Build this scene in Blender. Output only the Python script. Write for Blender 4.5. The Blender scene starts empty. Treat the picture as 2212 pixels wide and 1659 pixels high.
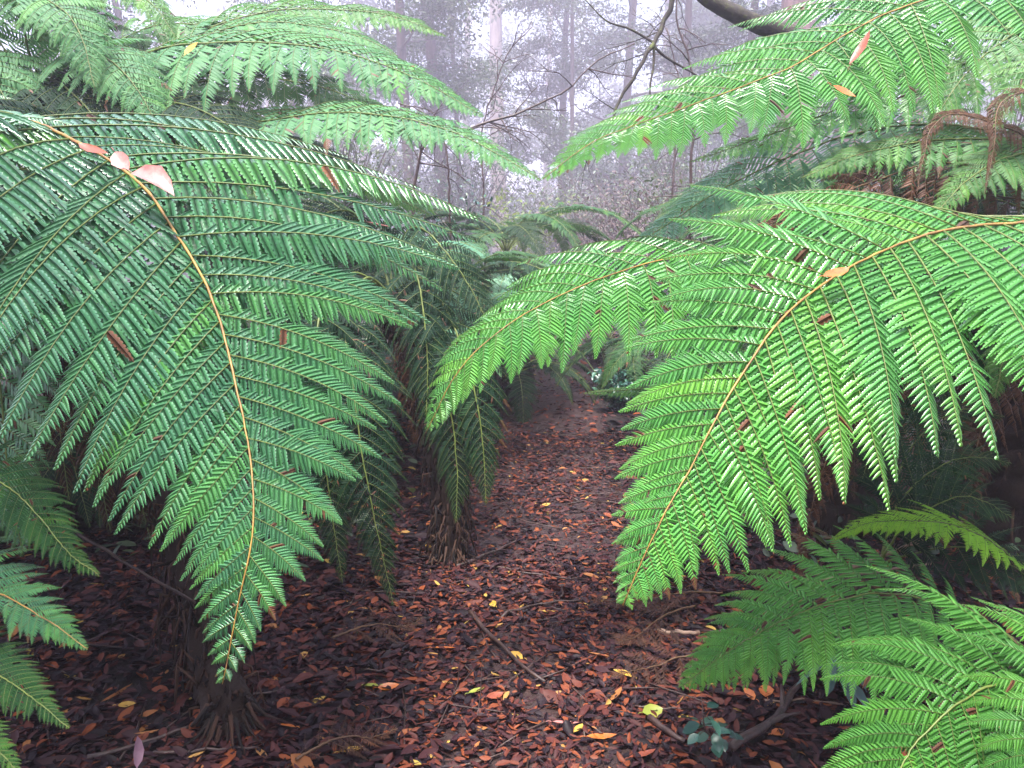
import bpy, math, random
import numpy as np
from math import radians, sin, cos, pi
from mathutils import Vector, Matrix

random.seed(7)
rng = np.random.default_rng(7)
scene = bpy.context.scene
COL = scene.collection

# ------------------------------------------------------------------ camera
CAM_H, PITCH, FPX, CX, CY = 1.5, radians(9.3), 1650.0, 1106.0, 829.5
cam_d = bpy.data.cameras.new("camera")
cam = bpy.data.objects.new("camera", cam_d)
COL.objects.link(cam)
cam.location = (0, 0, CAM_H)
cam.rotation_euler = (radians(90) - PITCH, 0, 0)
cam_d.sensor_width = 36
cam_d.lens = 36 * FPX / 2212
cam_d.clip_start = 0.02
cam_d.clip_end = 2000
scene.camera = cam

# ------------------------------------------------------------------ world, sun, exposure
SUN_EL, SUN_AZ = 74, 195          # azimuth clockwise from +Y (the way the path runs)
w = bpy.data.worlds.new("World")
scene.world = w
w.use_nodes = True
nt = w.node_tree
bg = nt.nodes["Background"]
sky = nt.nodes.new("ShaderNodeTexSky")
sky.sky_type = 'NISHITA'
sky.sun_disc = False
sky.sun_elevation = radians(SUN_EL)
sky.sun_rotation = radians(SUN_AZ)
sky.air_density = 1.0
sky.dust_density = 4.0
sky.ozone_density = 1.0
nt.links.new(sky.outputs[0], bg.inputs[0])
bg.inputs[1].default_value = 0.12
sd = bpy.data.lights.new("sun", 'SUN')
sd.energy = 3.4
sd.angle = radians(18)
sd.color = (1.0, 0.97, 0.92)
sun = bpy.data.objects.new("sun", sd)
COL.objects.link(sun)
sv = Vector((sin(radians(SUN_AZ)) * cos(radians(SUN_EL)), cos(radians(SUN_AZ)) * cos(radians(SUN_EL)), sin(radians(SUN_EL))))
sun.rotation_euler = sv.to_track_quat('Z', 'Y').to_euler()
sun.location = (0, 0, 30)
vs = scene.view_settings
vs.view_transform = 'Standard'
vs.look = 'None'
vs.gamma = 1
vs.exposure = 2.4
scene.cycles.max_bounces = 7
scene.cycles.diffuse_bounces = 3
scene.cycles.glossy_bounces = 2
scene.cycles.transmission_bounces = 3
scene.cycles.volume_bounces = 1

# ------------------------------------------------------------------ helpers
def P(px, py, d):
    """a point seen at (px, py) of the photograph, d metres away along the view axis"""
    x = (px - CX) / FPX * d
    yv = -(py - CY) / FPX * d
    return np.array([x, d * cos(PITCH) + yv * sin(PITCH), CAM_H - d * sin(PITCH) + yv * cos(PITCH)])

def path_x(y):
    return 0.055 * y + 0.04 * np.sin(y * 0.8)

def gh(x, y):
    """ground height"""
    x = np.asarray(x, float); y = np.asarray(y, float)
    a = np.clip((np.abs(x - path_x(y)) - 0.45) / 1.6, 0, 1)
    a = a * a * (3 - 2 * a)
    n = 0.022 * np.sin(3.1 * x + 1.3 * y) * np.sin(2.3 * y - 1.7 * x + 1) + 0.012 * np.sin(7.7 * x + 2 + np.sin(3 * y)) * np.sin(6.1 * y)
    far = np.clip((np.abs(x) - 3) / 20, 0, 1) + 0.0 * y
    return 0.10 * a + n * (0.4 + a) + far * 1.2

def G(px, py):
    """ground point under a photo pixel"""
    dx, dy = (px - CX) / FPX, -(py - CY) / FPX
    dir_ = np.array([dx, cos(PITCH) + dy * sin(PITCH), -sin(PITCH) + dy * cos(PITCH)])
    t = CAM_H / -dir_[2]
    for _ in range(6):
        q = dir_ * t
        t = (CAM_H - float(gh(q[0], q[1]))) / -dir_[2]
    q = dir_ * t
    return np.array([q[0], q[1], float(gh(q[0], q[1]))])

class Acc:
    def __init__(s):
        s.V, s.F, s.M, s.A, s.n = [], [], [], [], 0
    def add(s, V, F, mat=0, var=0.5):
        V = np.asarray(V, float).reshape(-1, 3)
        F = np.asarray(F, int).reshape(-1, 3)
        s.V.append(V); s.F.append(F + s.n)
        s.M.append(np.full(len(F), mat))
        s.A.append(np.broadcast_to(np.asarray(var, float), (len(V),)).copy())
        s.n += len(V)
    def obj(s, name, mats, parent=None, color=None):
        V = np.concatenate(s.V); F = np.concatenate(s.F); M = np.concatenate(s.M); A = np.concatenate(s.A)
        me = bpy.data.meshes.new(name)
        me.vertices.add(len(V)); me.loops.add(F.size); me.polygons.add(len(F))
        me.vertices.foreach_set("co", V.ravel().astype(np.float32))
        me.loops.foreach_set("vertex_index", F.ravel().astype(np.int32))
        me.polygons.foreach_set("loop_start", np.arange(0, F.size, 3, dtype=np.int32))
        me.polygons.foreach_set("material_index", M.astype(np.int32))
        at = me.attributes.new("var", 'FLOAT', 'POINT')
        at.data.foreach_set("value", A.astype(np.float32))
        for m in (mats if isinstance(mats, (list, tuple)) else [mats]):
            me.materials.append(m)
        me.update(calc_edges=True)
        o = bpy.data.objects.new(name, me)
        COL.objects.link(o)
        if parent is not None:
            o.parent = parent
        return o

def recentre(o, p):
    """move a top-level mesh's origin to p"""
    p = Vector([float(c) for c in p])
    o.data.transform(Matrix.Translation(-p))
    o.location = p
    return o

def tag(o, label, cat, group=None, kind=None):
    o["label"] = label; o["category"] = cat
    if group: o["group"] = group
    if kind: o["kind"] = kind
    return o

def thing(name, label, cat, group=None):
    return tag(link_empty(name), label, cat, group)

def link_empty(name):
    o = bpy.data.objects.new(name, None)
    o.empty_display_size = 0.1
    COL.objects.link(o)
    return o

def place(root, p):
    """put a thing's Empty at its base while its parts keep their world position"""
    p = Vector([float(c) for c in p])
    root.location = p
    for ch in root.children:
        ch.location = ch.location - p
    return root

def unit(v):
    return v / np.maximum(np.linalg.norm(v, axis=-1, keepdims=True), 1e-9)

def spline(pts, n=60):
    pts = np.asarray(pts, float)
    ext = np.vstack([2 * pts[0] - pts[1], pts, 2 * pts[-1] - pts[-2]])
    out = []
    for i in range(len(pts) - 1):
        p0, p1, p2, p3 = ext[i:i + 4]
        t = np.linspace(0, 1, 14, endpoint=False)[:, None]
        out.append(0.5 * (2 * p1 + (p2 - p0) * t + (2 * p0 - 5 * p1 + 4 * p2 - p3) * t ** 2 + (3 * p1 - p0 - 3 * p2 + p3) * t ** 3))
    out.append(pts[-1:])
    c = np.vstack(out)
    s = np.concatenate([[0], np.cumsum(np.linalg.norm(np.diff(c, axis=0), axis=1))])
    u = np.linspace(0, s[-1], n)
    return np.stack([np.interp(u, s, c[:, k]) for k in range(3)], 1), s[-1]

def tube(acc, pts, rad, seg=6, mat=0, var=0.5, rough=0.0):
    pts = np.asarray(pts, float); n = len(pts)
    rad = np.broadcast_to(np.asarray(rad, float), (n,))
    T = unit(np.gradient(pts, axis=0))
    a = np.array([0, 0, 1.0]) if abs(T[0, 2]) < 0.9 else np.array([1.0, 0, 0])
    u = unit(np.cross(T[0], a))
    th = np.arange(seg) / seg * 2 * pi
    V = np.zeros((n, seg, 3))
    for i in range(n):
        u = unit(u - T[i] * np.dot(u, T[i])); b = np.cross(T[i], u)
        r = rad[i] * (1 + rough * rng.uniform(-1, 1, seg))
        V[i] = pts[i] + (np.cos(th) * r)[:, None] * u + (np.sin(th) * r)[:, None] * b
    i, j = np.meshgrid(np.arange(n - 1), np.arange(seg), indexing='ij')
    j2 = (j + 1) % seg
    A, B, C, D = i * seg + j, i * seg + j2, (i + 1) * seg + j2, (i + 1) * seg + j
    F = np.concatenate([np.stack([A, B, C], -1).reshape(-1, 3), np.stack([A, C, D], -1).reshape(-1, 3)])
    V = V.reshape(-1, 3)
    c0, c1 = len(V), len(V) + 1
    V = np.vstack([V, pts[0], pts[-1]])
    js = np.arange(seg)
    F = np.concatenate([F, np.stack([(js + 1) % seg, js, np.full(seg, c0)], 1),
                        np.stack([(n - 1) * seg + js, (n - 1) * seg + (js + 1) % seg, np.full(seg, c1)], 1)])
    acc.add(V, F, mat, var)

# ------------------------------------------------------------------ materials
def new_mat(name):
    m = bpy.data.materials.new(name)
    m.use_nodes = True
    return m, m.node_tree, m.node_tree.nodes["Principled BSDF"]

def ramp_from(nt, fac, stops):
    r = nt.nodes.new("ShaderNodeValToRGB")
    el = r.color_ramp.elements
    el[0].position, el[0].color = stops[0][0], (*stops[0][1], 1)
    el[1].position, el[1].color = stops[-1][0], (*stops[-1][1], 1)
    for p, c in stops[1:-1]:
        e = el.new(p); e.color = (*c, 1)
    nt.links.new(fac, r.inputs[0])
    return r.outputs[0]

def attr(nt):
    a = nt.nodes.new("ShaderNodeAttribute"); a.attribute_name = "var"
    return a.outputs["Fac"]

def leaf_mat(name, stops, rough=0.38, trans=0.3, spec=0.5, tcol=1.5, coat=0.0):
    m, nt, b = new_mat(name)
    c = ramp_from(nt, attr(nt), stops)
    nt.links.new(c, b.inputs["Base Color"])
    no = nt.nodes.new("ShaderNodeTexNoise"); no.inputs["Scale"].default_value = 38
    mr = nt.nodes.new("ShaderNodeMapRange"); mr.inputs[3].default_value = rough - 0.1; mr.inputs[4].default_value = rough + 0.16
    nt.links.new(no.outputs[0], mr.inputs[0]); nt.links.new(mr.outputs[0], b.inputs["Roughness"])
    b.inputs["Specular IOR Level"].default_value = spec
    b.inputs["Coat Weight"].default_value = coat; b.inputs["Coat Roughness"].default_value = 0.27
    tr = nt.nodes.new("ShaderNodeBsdfTranslucent")
    mx = nt.nodes.new("ShaderNodeMix"); mx.data_type = 'RGBA'; mx.blend_type = 'MULTIPLY'; mx.inputs[0].default_value = 1
    nt.links.new(c, mx.inputs[6]); mx.inputs[7].default_value = (tcol * 1.15, tcol, tcol * 0.45, 1)
    nt.links.new(mx.outputs[2], tr.inputs[0])
    ms = nt.nodes.new("ShaderNodeMixShader"); ms.inputs[0].default_value = trans
    nt.links.new(b.outputs[0], ms.inputs[1]); nt.links.new(tr.outputs[0], ms.inputs[2])
    nt.links.new(ms.outputs[0], nt.nodes["Material Output"].inputs[0])
    return m

def noise_mat(name, stops, scale=8, rough=0.7, bump=0.3, stretch=(1, 1, 1), detail=6, use_var=False, spec=0.4):
    m, nt, b = new_mat(name)
    tc = nt.nodes.new("ShaderNodeTexCoord"); mp = nt.nodes.new("ShaderNodeMapping")
    mp.inputs["Scale"].default_value = stretch
    nt.links.new(tc.outputs["Object"], mp.inputs[0])
    no = nt.nodes.new("ShaderNodeTexNoise"); no.inputs["Scale"].default_value = scale; no.inputs["Detail"].default_value = detail
    no.inputs["Roughness"].default_value = 0.65
    nt.links.new(mp.outputs[0], no.inputs["Vector"])
    fac = no.outputs[0]
    if use_var:
        ad = nt.nodes.new("ShaderNodeMath"); ad.operation = 'MULTIPLY_ADD'; ad.inputs[1].default_value = 0.35
        nt.links.new(no.outputs[0], ad.inputs[0])
        sb = nt.nodes.new("ShaderNodeMath"); sb.operation = 'SUBTRACT'; sb.inputs[1].default_value = 0.17
        nt.links.new(attr(nt), sb.inputs[0]); nt.links.new(sb.outputs[0], ad.inputs[2])
        fac = ad.outputs[0]
    nt.links.new(ramp_from(nt, fac, stops), b.inputs["Base Color"])
    b.inputs["Roughness"].default_value = rough
    b.inputs["Specular IOR Level"].default_value = spec
    if bump:
        bp = nt.nodes.new("ShaderNodeBump"); bp.inputs["Strength"].default_value = bump; bp.inputs["Distance"].default_value = 0.02
        nt.links.new(no.outputs[0], bp.inputs["Height"]); nt.links.new(bp.outputs[0], b.inputs["Normal"])
    return m

M_COOL = leaf_mat("fern_leaf_cool_green", [(0, (0.026, 0.105, 0.056)), (0.5, (0.042, 0.165, 0.066)), (1, (0.085, 0.28, 0.05))], rough=0.36, trans=0.13, coat=0.75, spec=0.7)
M_MIST = leaf_mat("fern_leaf_minty_green", [(0, (0.030, 0.11, 0.048)), (0.5, (0.050, 0.165, 0.062)), (1, (0.09, 0.25, 0.06))], rough=0.55, trans=0.25, spec=0.35)
M_BRIGHT = leaf_mat("fern_leaf_fresh_green", [(0, (0.050, 0.19, 0.045)), (0.5, (0.082, 0.30, 0.060)), (1, (0.15, 0.41, 0.055))], rough=0.33, trans=0.2, coat=0.75, spec=0.7)
M_BLUE = leaf_mat("fern_leaf_blue_green", [(0, (0.04, 0.13, 0.085)), (0.5, (0.065, 0.20, 0.115)), (1, (0.10, 0.27, 0.10))], rough=0.4, trans=0.2)
M_LIME = leaf_mat("fern_leaf_lime", [(0, (0.12, 0.30, 0.02)), (0.5, (0.19, 0.42, 0.02)), (1, (0.28, 0.50, 0.03))], rough=0.45, trans=0.35)
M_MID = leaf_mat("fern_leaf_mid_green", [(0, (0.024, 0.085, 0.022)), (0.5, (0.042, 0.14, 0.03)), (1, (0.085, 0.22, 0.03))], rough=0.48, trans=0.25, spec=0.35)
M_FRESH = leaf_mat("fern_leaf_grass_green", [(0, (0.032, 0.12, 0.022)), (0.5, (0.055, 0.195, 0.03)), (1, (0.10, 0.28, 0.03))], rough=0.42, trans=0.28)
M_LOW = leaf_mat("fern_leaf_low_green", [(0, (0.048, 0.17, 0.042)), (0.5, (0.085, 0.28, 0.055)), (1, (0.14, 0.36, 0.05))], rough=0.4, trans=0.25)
M_DARK = leaf_mat("fern_leaf_old_shaded_dark_green", [(0, (0.004, 0.016, 0.009)), (0.5, (0.0065, 0.027, 0.013)), (1, (0.015, 0.048, 0.016))], rough=0.6, trans=0.15, spec=0.15)  # old leaf green, darkened further to imitate shade under taller ferns
M_SHADED = leaf_mat("fern_leaf_shaded_green", [(0, (0.012, 0.045, 0.018)), (0.5, (0.021, 0.078, 0.026)), (1, (0.045, 0.13, 0.026))], rough=0.55, trans=0.22, spec=0.25)  # shade mixed into the leaf colour, a step lighter than the darkest
M_DEAD = leaf_mat("dead_fern_leaf", [(0, (0.035, 0.014, 0.009)), (0.5, (0.07, 0.026, 0.011)), (1, (0.17, 0.058, 0.018))], rough=0.6, trans=0.12, tcol=1.0)
M_DEADG = leaf_mat("rotting_fern_leaf", [(0, (0.012, 0.005, 0.004)), (0.5, (0.035, 0.013, 0.008)), (1, (0.09, 0.03, 0.012))], rough=0.6, trans=0.05, tcol=1.0, spec=0.25)
M_STALK = noise_mat("fern_stalk_yellow", [(0.3, (0.10, 0.045, 0.015)), (0.5, (0.22, 0.12, 0.025)), (0.72, (0.34, 0.22, 0.045))], scale=11, rough=0.45, bump=0.05)
M_STALKG = noise_mat("fern_stalk_green", [(0.3, (0.055, 0.085, 0.015)), (0.7, (0.12, 0.15, 0.03))], scale=30, rough=0.5, bump=0.05)
M_STALKD = noise_mat("fern_stalk_dry", [(0.3, (0.05, 0.025, 0.012)), (0.7, (0.12, 0.06, 0.025))], scale=30, rough=0.6, bump=0.1)
M_FIBRE = noise_mat("fern_trunk_fibre", [(0.25, (0.006, 0.003, 0.002)), (0.5, (0.022, 0.010, 0.006)), (0.8, (0.055, 0.024, 0.013))], scale=22, rough=0.85, bump=0.9, stretch=(1, 1, 0.25), use_var=True)
M_BARK = noise_mat("bark_brown", [(0.3, (0.035, 0.024, 0.020)), (0.6, (0.085, 0.058, 0.048)), (0.85, (0.16, 0.12, 0.10))], scale=9, rough=0.8, bump=0.6, stretch=(1, 1, 0.2))
M_BARKP = noise_mat("bark_smooth_pale", [(0.3, (0.15, 0.12, 0.11)), (0.55, (0.26, 0.21, 0.19)), (0.8, (0.36, 0.31, 0.28))], scale=4, rough=0.7, bump=0.3, stretch=(1, 1, 0.25))
M_BARKR = noise_mat("bark_reddish", [(0.3, (0.07, 0.035, 0.028)), (0.6, (0.15, 0.075, 0.058)), (0.8, (0.23, 0.13, 0.10))], scale=7, rough=0.8, bump=0.6, stretch=(1, 1, 0.2))
M_MOSSY = noise_mat("bark_dark_mossy", [(0.35, (0.012, 0.010, 0.009)), (0.55, (0.03, 0.024, 0.018)), (0.66, (0.06, 0.075, 0.016)), (0.85, (0.10, 0.12, 0.03))], scale=14, rough=0.85, bump=0.8)
M_TWIG = noise_mat("wet_twig", [(0.3, (0.018, 0.011, 0.010)), (0.7, (0.065, 0.035, 0.028))], scale=25, rough=0.45, bump=0.3, stretch=(1, 1, 1))
M_TWIGP = noise_mat("bleached_twig", [(0.3, (0.12, 0.07, 0.05)), (0.7, (0.28, 0.18, 0.13))], scale=25, rough=0.6, bump=0.2)
M_TREELEAF = leaf_mat("forest_leaf", [(0, (0.022, 0.042, 0.022)), (0.6, (0.042, 0.075, 0.036)), (1, (0.085, 0.125, 0.055))], rough=0.4, trans=0.25)
M_YELLEAF = leaf_mat("yellow_green_leaf", [(0, (0.07, 0.12, 0.02)), (1, (0.14, 0.20, 0.03))], rough=0.5, trans=0.4)
M_SHRUB = leaf_mat("glossy_dark_leaf", [(0, (0.010, 0.042, 0.034)), (0.6, (0.018, 0.07, 0.05)), (1, (0.035, 0.11, 0.065))], rough=0.3, trans=0.1)
M_BRUSH = leaf_mat("dry_brush", [(0, (0.045, 0.028, 0.030)), (0.6, (0.085, 0.055, 0.052)), (1, (0.13, 0.10, 0.075))], rough=0.6, trans=0.15, tcol=1)
M_SOIL = noise_mat("dark_soil", [(0.3, (0.004, 0.0025, 0.002)), (0.55, (0.010, 0.0055, 0.005)), (0.8, (0.020, 0.010, 0.008))], scale=16, rough=0.75, bump=0.8)
M_PATH = noise_mat("trodden_soil", [(0.3, (0.012, 0.005, 0.005)), (0.55, (0.026, 0.011, 0.010)), (0.8, (0.05, 0.022, 0.017))], scale=26, rough=0.6, bump=0.8)
# litter: each leaf picks one colour of the wet litter by its own number
M_LITTER = leaf_mat("wet_litter_leaf", [(0, (0.004, 0.002, 0.0035)), (0.35, (0.013, 0.006, 0.010)), (0.55, (0.034, 0.011, 0.013)),
                                        (0.74, (0.075, 0.019, 0.014)), (0.86, (0.18, 0.046, 0.016)), (0.94, (0.28, 0.13, 0.045)), (1, (0.34, 0.24, 0.05))], rough=0.55, trans=0.04, tcol=1.0, spec=0.17)

# ------------------------------------------------------------------ fern fronds
def pinnule_template(lod):
    """outline of one leaflet: x 0..1 along, y -1..1 across; two height terms (by length, by half width)"""
    V, F = [], []
    if lod == 0:
        n = 9
        def wd(x): return (0.9 * min(1, (x + 0.10) / 0.18) * (1 - x ** 2.6) + 0.02)
        mids = [k / n for k in range(n + 1)]
        for x in mids: V.append((x, 0, 0.0))
        for sgn in (1, -1):
            prev = None
            for k in range(n):
                x0 = mids[k]; dx = 1 / n
                wv = wd(x0 + dx * 0.5)
                a = len(V); V.append((x0 + 0.10 * dx, sgn * wv * 0.55, 1))
                V.append((x0 + 0.42 * dx, sgn * wv * 0.98, 1))
                V.append((x0 + 0.98 * dx, sgn * wv * 0.90, 1))
                F += [(k, a, a + 1), (k, a + 1, a + 2), (k, a + 2, k + 1)]
                if prev is not None: F.append((k, prev, a))
                prev = a + 2
    elif lod == 1:
        xs = [0, 0.3, 0.62, 1.0]; ws = [0.7, 1.0, 0.78, 0.0]
        for x, q in zip(xs, ws):
            V += [(x, q, 1), (x, 0, 0), (x, -q, 1)] if q else [(x, 0, 0)]
        for r in range(2):
            a = r * 3
            F += [(a, a + 1, a + 4), (a, a + 4, a + 3), (a + 1, a + 2, a + 5), (a + 1, a + 5, a + 4)]
        F += [(6, 7, 9), (7, 8, 9)]
    else:
        V = [(0, 0.8, 1), (0, -0.8, 1), (0.5, 0.95, 1), (0.5, -0.95, 1), (1, 0, 0)]
        F = [(0, 1, 3), (0, 3, 2), (2, 3, 4)]
    V = np.array(V, float)
    return V[:, 0], V[:, 1], -0.20 * V[:, 0] ** 2, -0.42 * np.abs(V[:, 1]), np.array(F)
TPL = {k: pinnule_template(k) for k in (0, 1, 2)}

def spaced(n, ratio):
    """n positions in 0..1 whose spacing shrinks to `ratio` of the first"""
    s = np.linspace(0, 1, n + 1)[:-1]
    c = ratio / (1 - ratio)
    return 1 - ((1 + c) * (c / (1 + c)) ** s - c)

def frond_geo(pts, nhint, plen, npin=24, bare=0.15, lod=1, droop=0.5, fold=0.25, ang=(68, 42), pinn=0.16, sides=(1, 1),
              gap=1.0, seed=0, rr=0.009, taper=0.65, base=0.6, ragged=0.0, wave=1.0, tipvar=0.25, spc=0.30, curl=0.25, dens=0.85, tpow=0.85, dtip=0.0, hwf=None):
    if hwf is None: hwf = 0.42 if lod == 0 else 0.31
    """one twice-divided frond: stalk along pts, npin leaflet branches a side, leaflets along each"""
    r = np.random.default_rng(seed + 100)
    C, L = spline(pts, 90)
    T = unit(np.gradient(C, axis=0))
    nh = np.asarray(nhint, float)
    if nh.ndim == 1:
        nh = np.broadcast_to(nh, C.shape)
    else:
        t = np.linspace(0, 1, len(C)); k = np.linspace(0, 1, len(nh))
        nh = np.stack([np.interp(t, k, nh[:, q]) for q in range(3)], 1)
    N = unit(nh - T * np.sum(nh * T, 1, keepdims=True))
    S = np.cross(T, N)
    acc, st = Acc(), Acc()
    tt = np.linspace(0, 1, len(C))
    kn = np.cumsum(r.normal(0, 0.0009, (len(C), 3)), 0); kn -= np.linspace(0, 1, len(C))[:, None] * kn[-1]
    C = C + kn
    tube(st, C, rr * (1.0 - 0.86 * tt ** 0.8) * (1 + 0.10 * r.normal(0, 1, len(C)).clip(-1.5, 1.5)), 7, 0, 0.5)
    npin = max(8, int(dens * L * (1 - bare) / (0.72 * pinn * plen)))
    us = spaced(npin, 0.15)
    tx, ty, tz1, tz2, TF = TPL[lod]
    K = len(tx)
    for i, u in enumerate(us):
        for sg in (1, -1):
            sc = sides[0] if sg > 0 else sides[1]
            if sc <= 0: continue
            if ragged and r.random() < ragged: continue
            uu = min(0.995, u + (0.5 if sg > 0 else 0.0) * 0.6 / npin)
            t = bare + (1 - bare) * uu
            q = t * (len(C) - 1); i0 = int(min(q, len(C) - 2)); f = q - i0
            o = C[i0] * (1 - f) + C[i0 + 1] * f
            Ti, Ni, Si = T[i0], N[i0], S[i0]
            up = uu / 0.3
            sm = min(1, up); sm = sm * sm * (3 - 2 * sm)
            Lp = plen * sc * min(1, (1 - uu) / taper) ** tpow * (base + (1 - base) * sm) * r.uniform(0.93, 1.07) + 0.012 * plen
            if r.random() < 0.05 * wave: Lp *= r.uniform(0.45, 0.8)
            a = radians(ang[0] + (ang[1] - ang[0]) * uu + r.normal(0, 3.0 * wave))
            D0 = cos(a) * Ti + sin(a) * sg * Si + 0.10 * Ni
            K2 = 10
            s = np.linspace(0, 1, K2)[:, None]
            dr = droop * (1 - dtip * uu) * r.uniform(0.75, 1.25)
            Dir = unit(D0 + s * dr * np.array([0, 0, -1.0]) + curl * s ** 2 * Ti + 0.10 * wave * r.normal(0, 1) * s * Si + 0.05 * wave * r.normal(0, 1) * Ni)
            pc = o + np.concatenate([[np.zeros(3)], np.cumsum(Dir[:-1] * (Lp / (K2 - 1)), 0)])
            Tp = Dir
            tw = r.normal(0, 0.10 * wave)
            Np0 = Ni + tw * np.cross(Ti, Ni)
            Np = unit(Np0 - Tp * np.sum(Np0 * Tp, 1, keepdims=True))
            pv = 0.5 + r.normal(0, 0.10) + tipvar * (uu - 0.4)
            # costa
            tube(acc, pc, np.linspace(1, 0.25, K2) * max(0.0011, 0.0032 * (Lp / 0.8) ** 0.7) * (rr / 0.009), 3, 1, 0.5)
            l0 = pinn * plen * (Lp / plen) ** 0.72
            n = max(5, int(Lp / (l0 * spc * gap * 0.66)))
            n = min(n, 60)
            btip, bthr = r.random() < 0.035, r.uniform(0.65, 0.95)
            if r.random() < 0.04: pv += 0.35
            for sd_ in (1, -1):
                v = spaced(n, 0.34) + (0.25 / n if sd_ > 0 else 0)
                v = np.minimum(v, 0.995)
                v = v[r.random(n) > max(ragged * 0.8, 0.025)]
                if r.random() < 0.04: v = v[(v < 0.45) | (v > 0.62)]
                m = len(v)
                if m == 0: continue
                qi = v * (K2 - 1); k0 = np.minimum(qi.astype(int), K2 - 2); fr = (qi - k0)[:, None]
                oo = pc[k0] * (1 - fr) + pc[k0 + 1] * fr
                Tq = Tp[k0]; Nq = Np[k0]; Sq = np.cross(Tq, Nq) * sd_
                fo = fold + r.normal(0, (0.08 if lod == 0 else 0.16) * wave, m)[:, None]
                Sf = np.cos(fo) * Sq - np.sin(fo) * Nq
                b = radians(70) - radians(30) * v + r.normal(0, 0.05 * wave, m)
                X = unit(np.cos(b)[:, None] * Tq + np.sin(b)[:, None] * Sf)
                Z = unit(Nq - X * np.sum(Nq * X, 1, keepdims=True)); Y = np.cross(Z, X)
                prof = np.where(v < 0.32, 1.0, np.clip((1 - v) / 0.68, 0, 1) ** 1.05) * np.minimum(1, 0.72 + 3 * v)
                ll = l0 * (prof * 1.08 + 0.05) * r.uniform(0.92, 1.06, m)
                hw = l0 * spc * hwf * np.clip(prof * 1.3, 0.34, 1) * np.ones(m)
                cv = r.normal(1, 0.25 * wave, m)[:, None]
                VV = (oo[:, None, :] + X[:, None, :] * (tx * ll[:, None])[..., None] + Y[:, None, :] * (ty * hw[:, None])[..., None]
                      + Z[:, None, :] * (tz1 * ll[:, None] * cv + tz2 * hw[:, None])[..., None])
                FF = (TF[None] + (np.arange(m) * K)[:, None, None]).reshape(-1, 3)
                dead = r.random(m) < 0.007
                if btip: dead |= v > bthr
                va = np.repeat(np.clip(pv + r.normal(0, 0.05, m) + 0.18 * (v - 0.4), 0, 1), K)
                acc.add(VV.reshape(-1, 3), FF, 0, va)
                if dead.any(): acc.M[-1] = np.where(np.repeat(dead, len(TF)), 2, 0)
    return acc, st

def frond(parent, pts, leaf, stalk=None, name="frond", label=None, **kw):
    pts = [P(*p) if len(p) == 3 and p[0] is not None and not isinstance(p, np.ndarray) else p for p in pts]
    kw.setdefault("nhint", (0, -0.35, 0.95))
    kw.setdefault("plen", 0.4)
    acc, st = frond_geo(pts, **kw)
    o = acc.obj(name, [leaf, M_STALKG if leaf is not M_DEAD else M_STALKD, M_DEAD], parent)
    st.obj("rachis", stalk or (M_STALKD if leaf is M_DEAD else M_STALK if kw.get("lod") == 0 and leaf in (M_COOL, M_BRIGHT) else M_STALKG), o)
    if label: o["label"] = label
    return o

def fern_trunk(parent, pts, r0, r1, shag=160, seed=0, name="trunk"):
    r = np.random.default_rng(seed)
    C, L = spline(pts, 40)
    acc = Acc()
    rad = np.linspace(r0, r1, 40) * (1 + 0.12 * np.sin(np.linspace(0, 9, 40) + seed)) * (1 + 0.25 * np.exp(-np.linspace(0, 12, 40)))
    tube(acc, C, rad, 22, 0, 0.45, rough=0.30)
    T = unit(np.gradient(C, axis=0))
    for k in range(shag):      # wiry roots and old stalk stubs over the whole trunk
        i = r.integers(1, 39); th = r.uniform(0, 2 * pi)
        a = unit(np.cross(T[i], [0.3, 0.9, 0.1])); b = np.cross(T[i], a)
        d = cos(th) * a + sin(th) * b
        q0 = C[i] + d * rad[i] * 0.9
        ln = r.uniform(0.04, 0.16) * (1.6 if i < 12 else 1)
        q1 = q0 + d * ln * r.uniform(0.1, 0.35) + np.array([0, 0, -1]) * ln * 0.6 * r.uniform(-0.6, 1)
        q2 = q1 + d * ln * 0.05 + np.array([r.normal(0, 0.2), r.normal(0, 0.2), -1]) * ln * 0.5
        tube(acc, [q0, q1, q2], [0.008, 0.006, 0.002], 3, 0, r.uniform(0.2, 1.15))
    for k in range(shag // 12):      # roots spreading over the litter at the foot
        th = r.uniform(0, 2 * pi); L2 = r.uniform(0.02, 0.10); b0 = C[0] + [0, 0, 0.05]
        d = np.array([cos(th), sin(th), 0])
        z = r.uniform(0.0, 0.10)
        tube(acc, [b0 + d * rad[0] * 0.85 + [0, 0, z], b0 + d * (rad[0] + L2 * 0.35) + [0, 0, z * 0.45], b0 + d * (rad[0] + L2) + [0, 0, 0.012]], [0.007, 0.005, 0.002], 4, 0, r.uniform(0.1, 0.9))
    return acc.obj(name, M_FIBRE, parent)

def arch_pts(L, e0=55, e1=-55, n=9, side=0.0):
    p = np.zeros(3); out = [p.copy()]
    for k in range(n - 1):
        t = k / (n - 2)
        e = radians(e0 + (e1 - e0) * t ** 0.85)
        p = p + np.array([cos(e), side * t * 0.3, sin(e)]) * L / (n - 1)
        out.append(p.copy())
    return out

TEMPLATES = {}
def template(key, leaf, **kw):
    """a frond along +X from its own origin, shared by copies"""
    if key not in TEMPLATES:
        kw.setdefault("nhint", (0, 0, 1.0))
        acc, st = frond_geo(**kw)
        o = acc.obj("frond", [leaf, M_STALKG if leaf is not M_DEAD else M_STALKD, M_DEAD])
        s = st.obj("rachis", M_STALKG if leaf is not M_DEAD else M_STALKD, o)
        TEMPLATES[key] = (o, s)
        COL.objects.unlink(o); COL.objects.unlink(s)
    return TEMPLATES[key]

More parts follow.
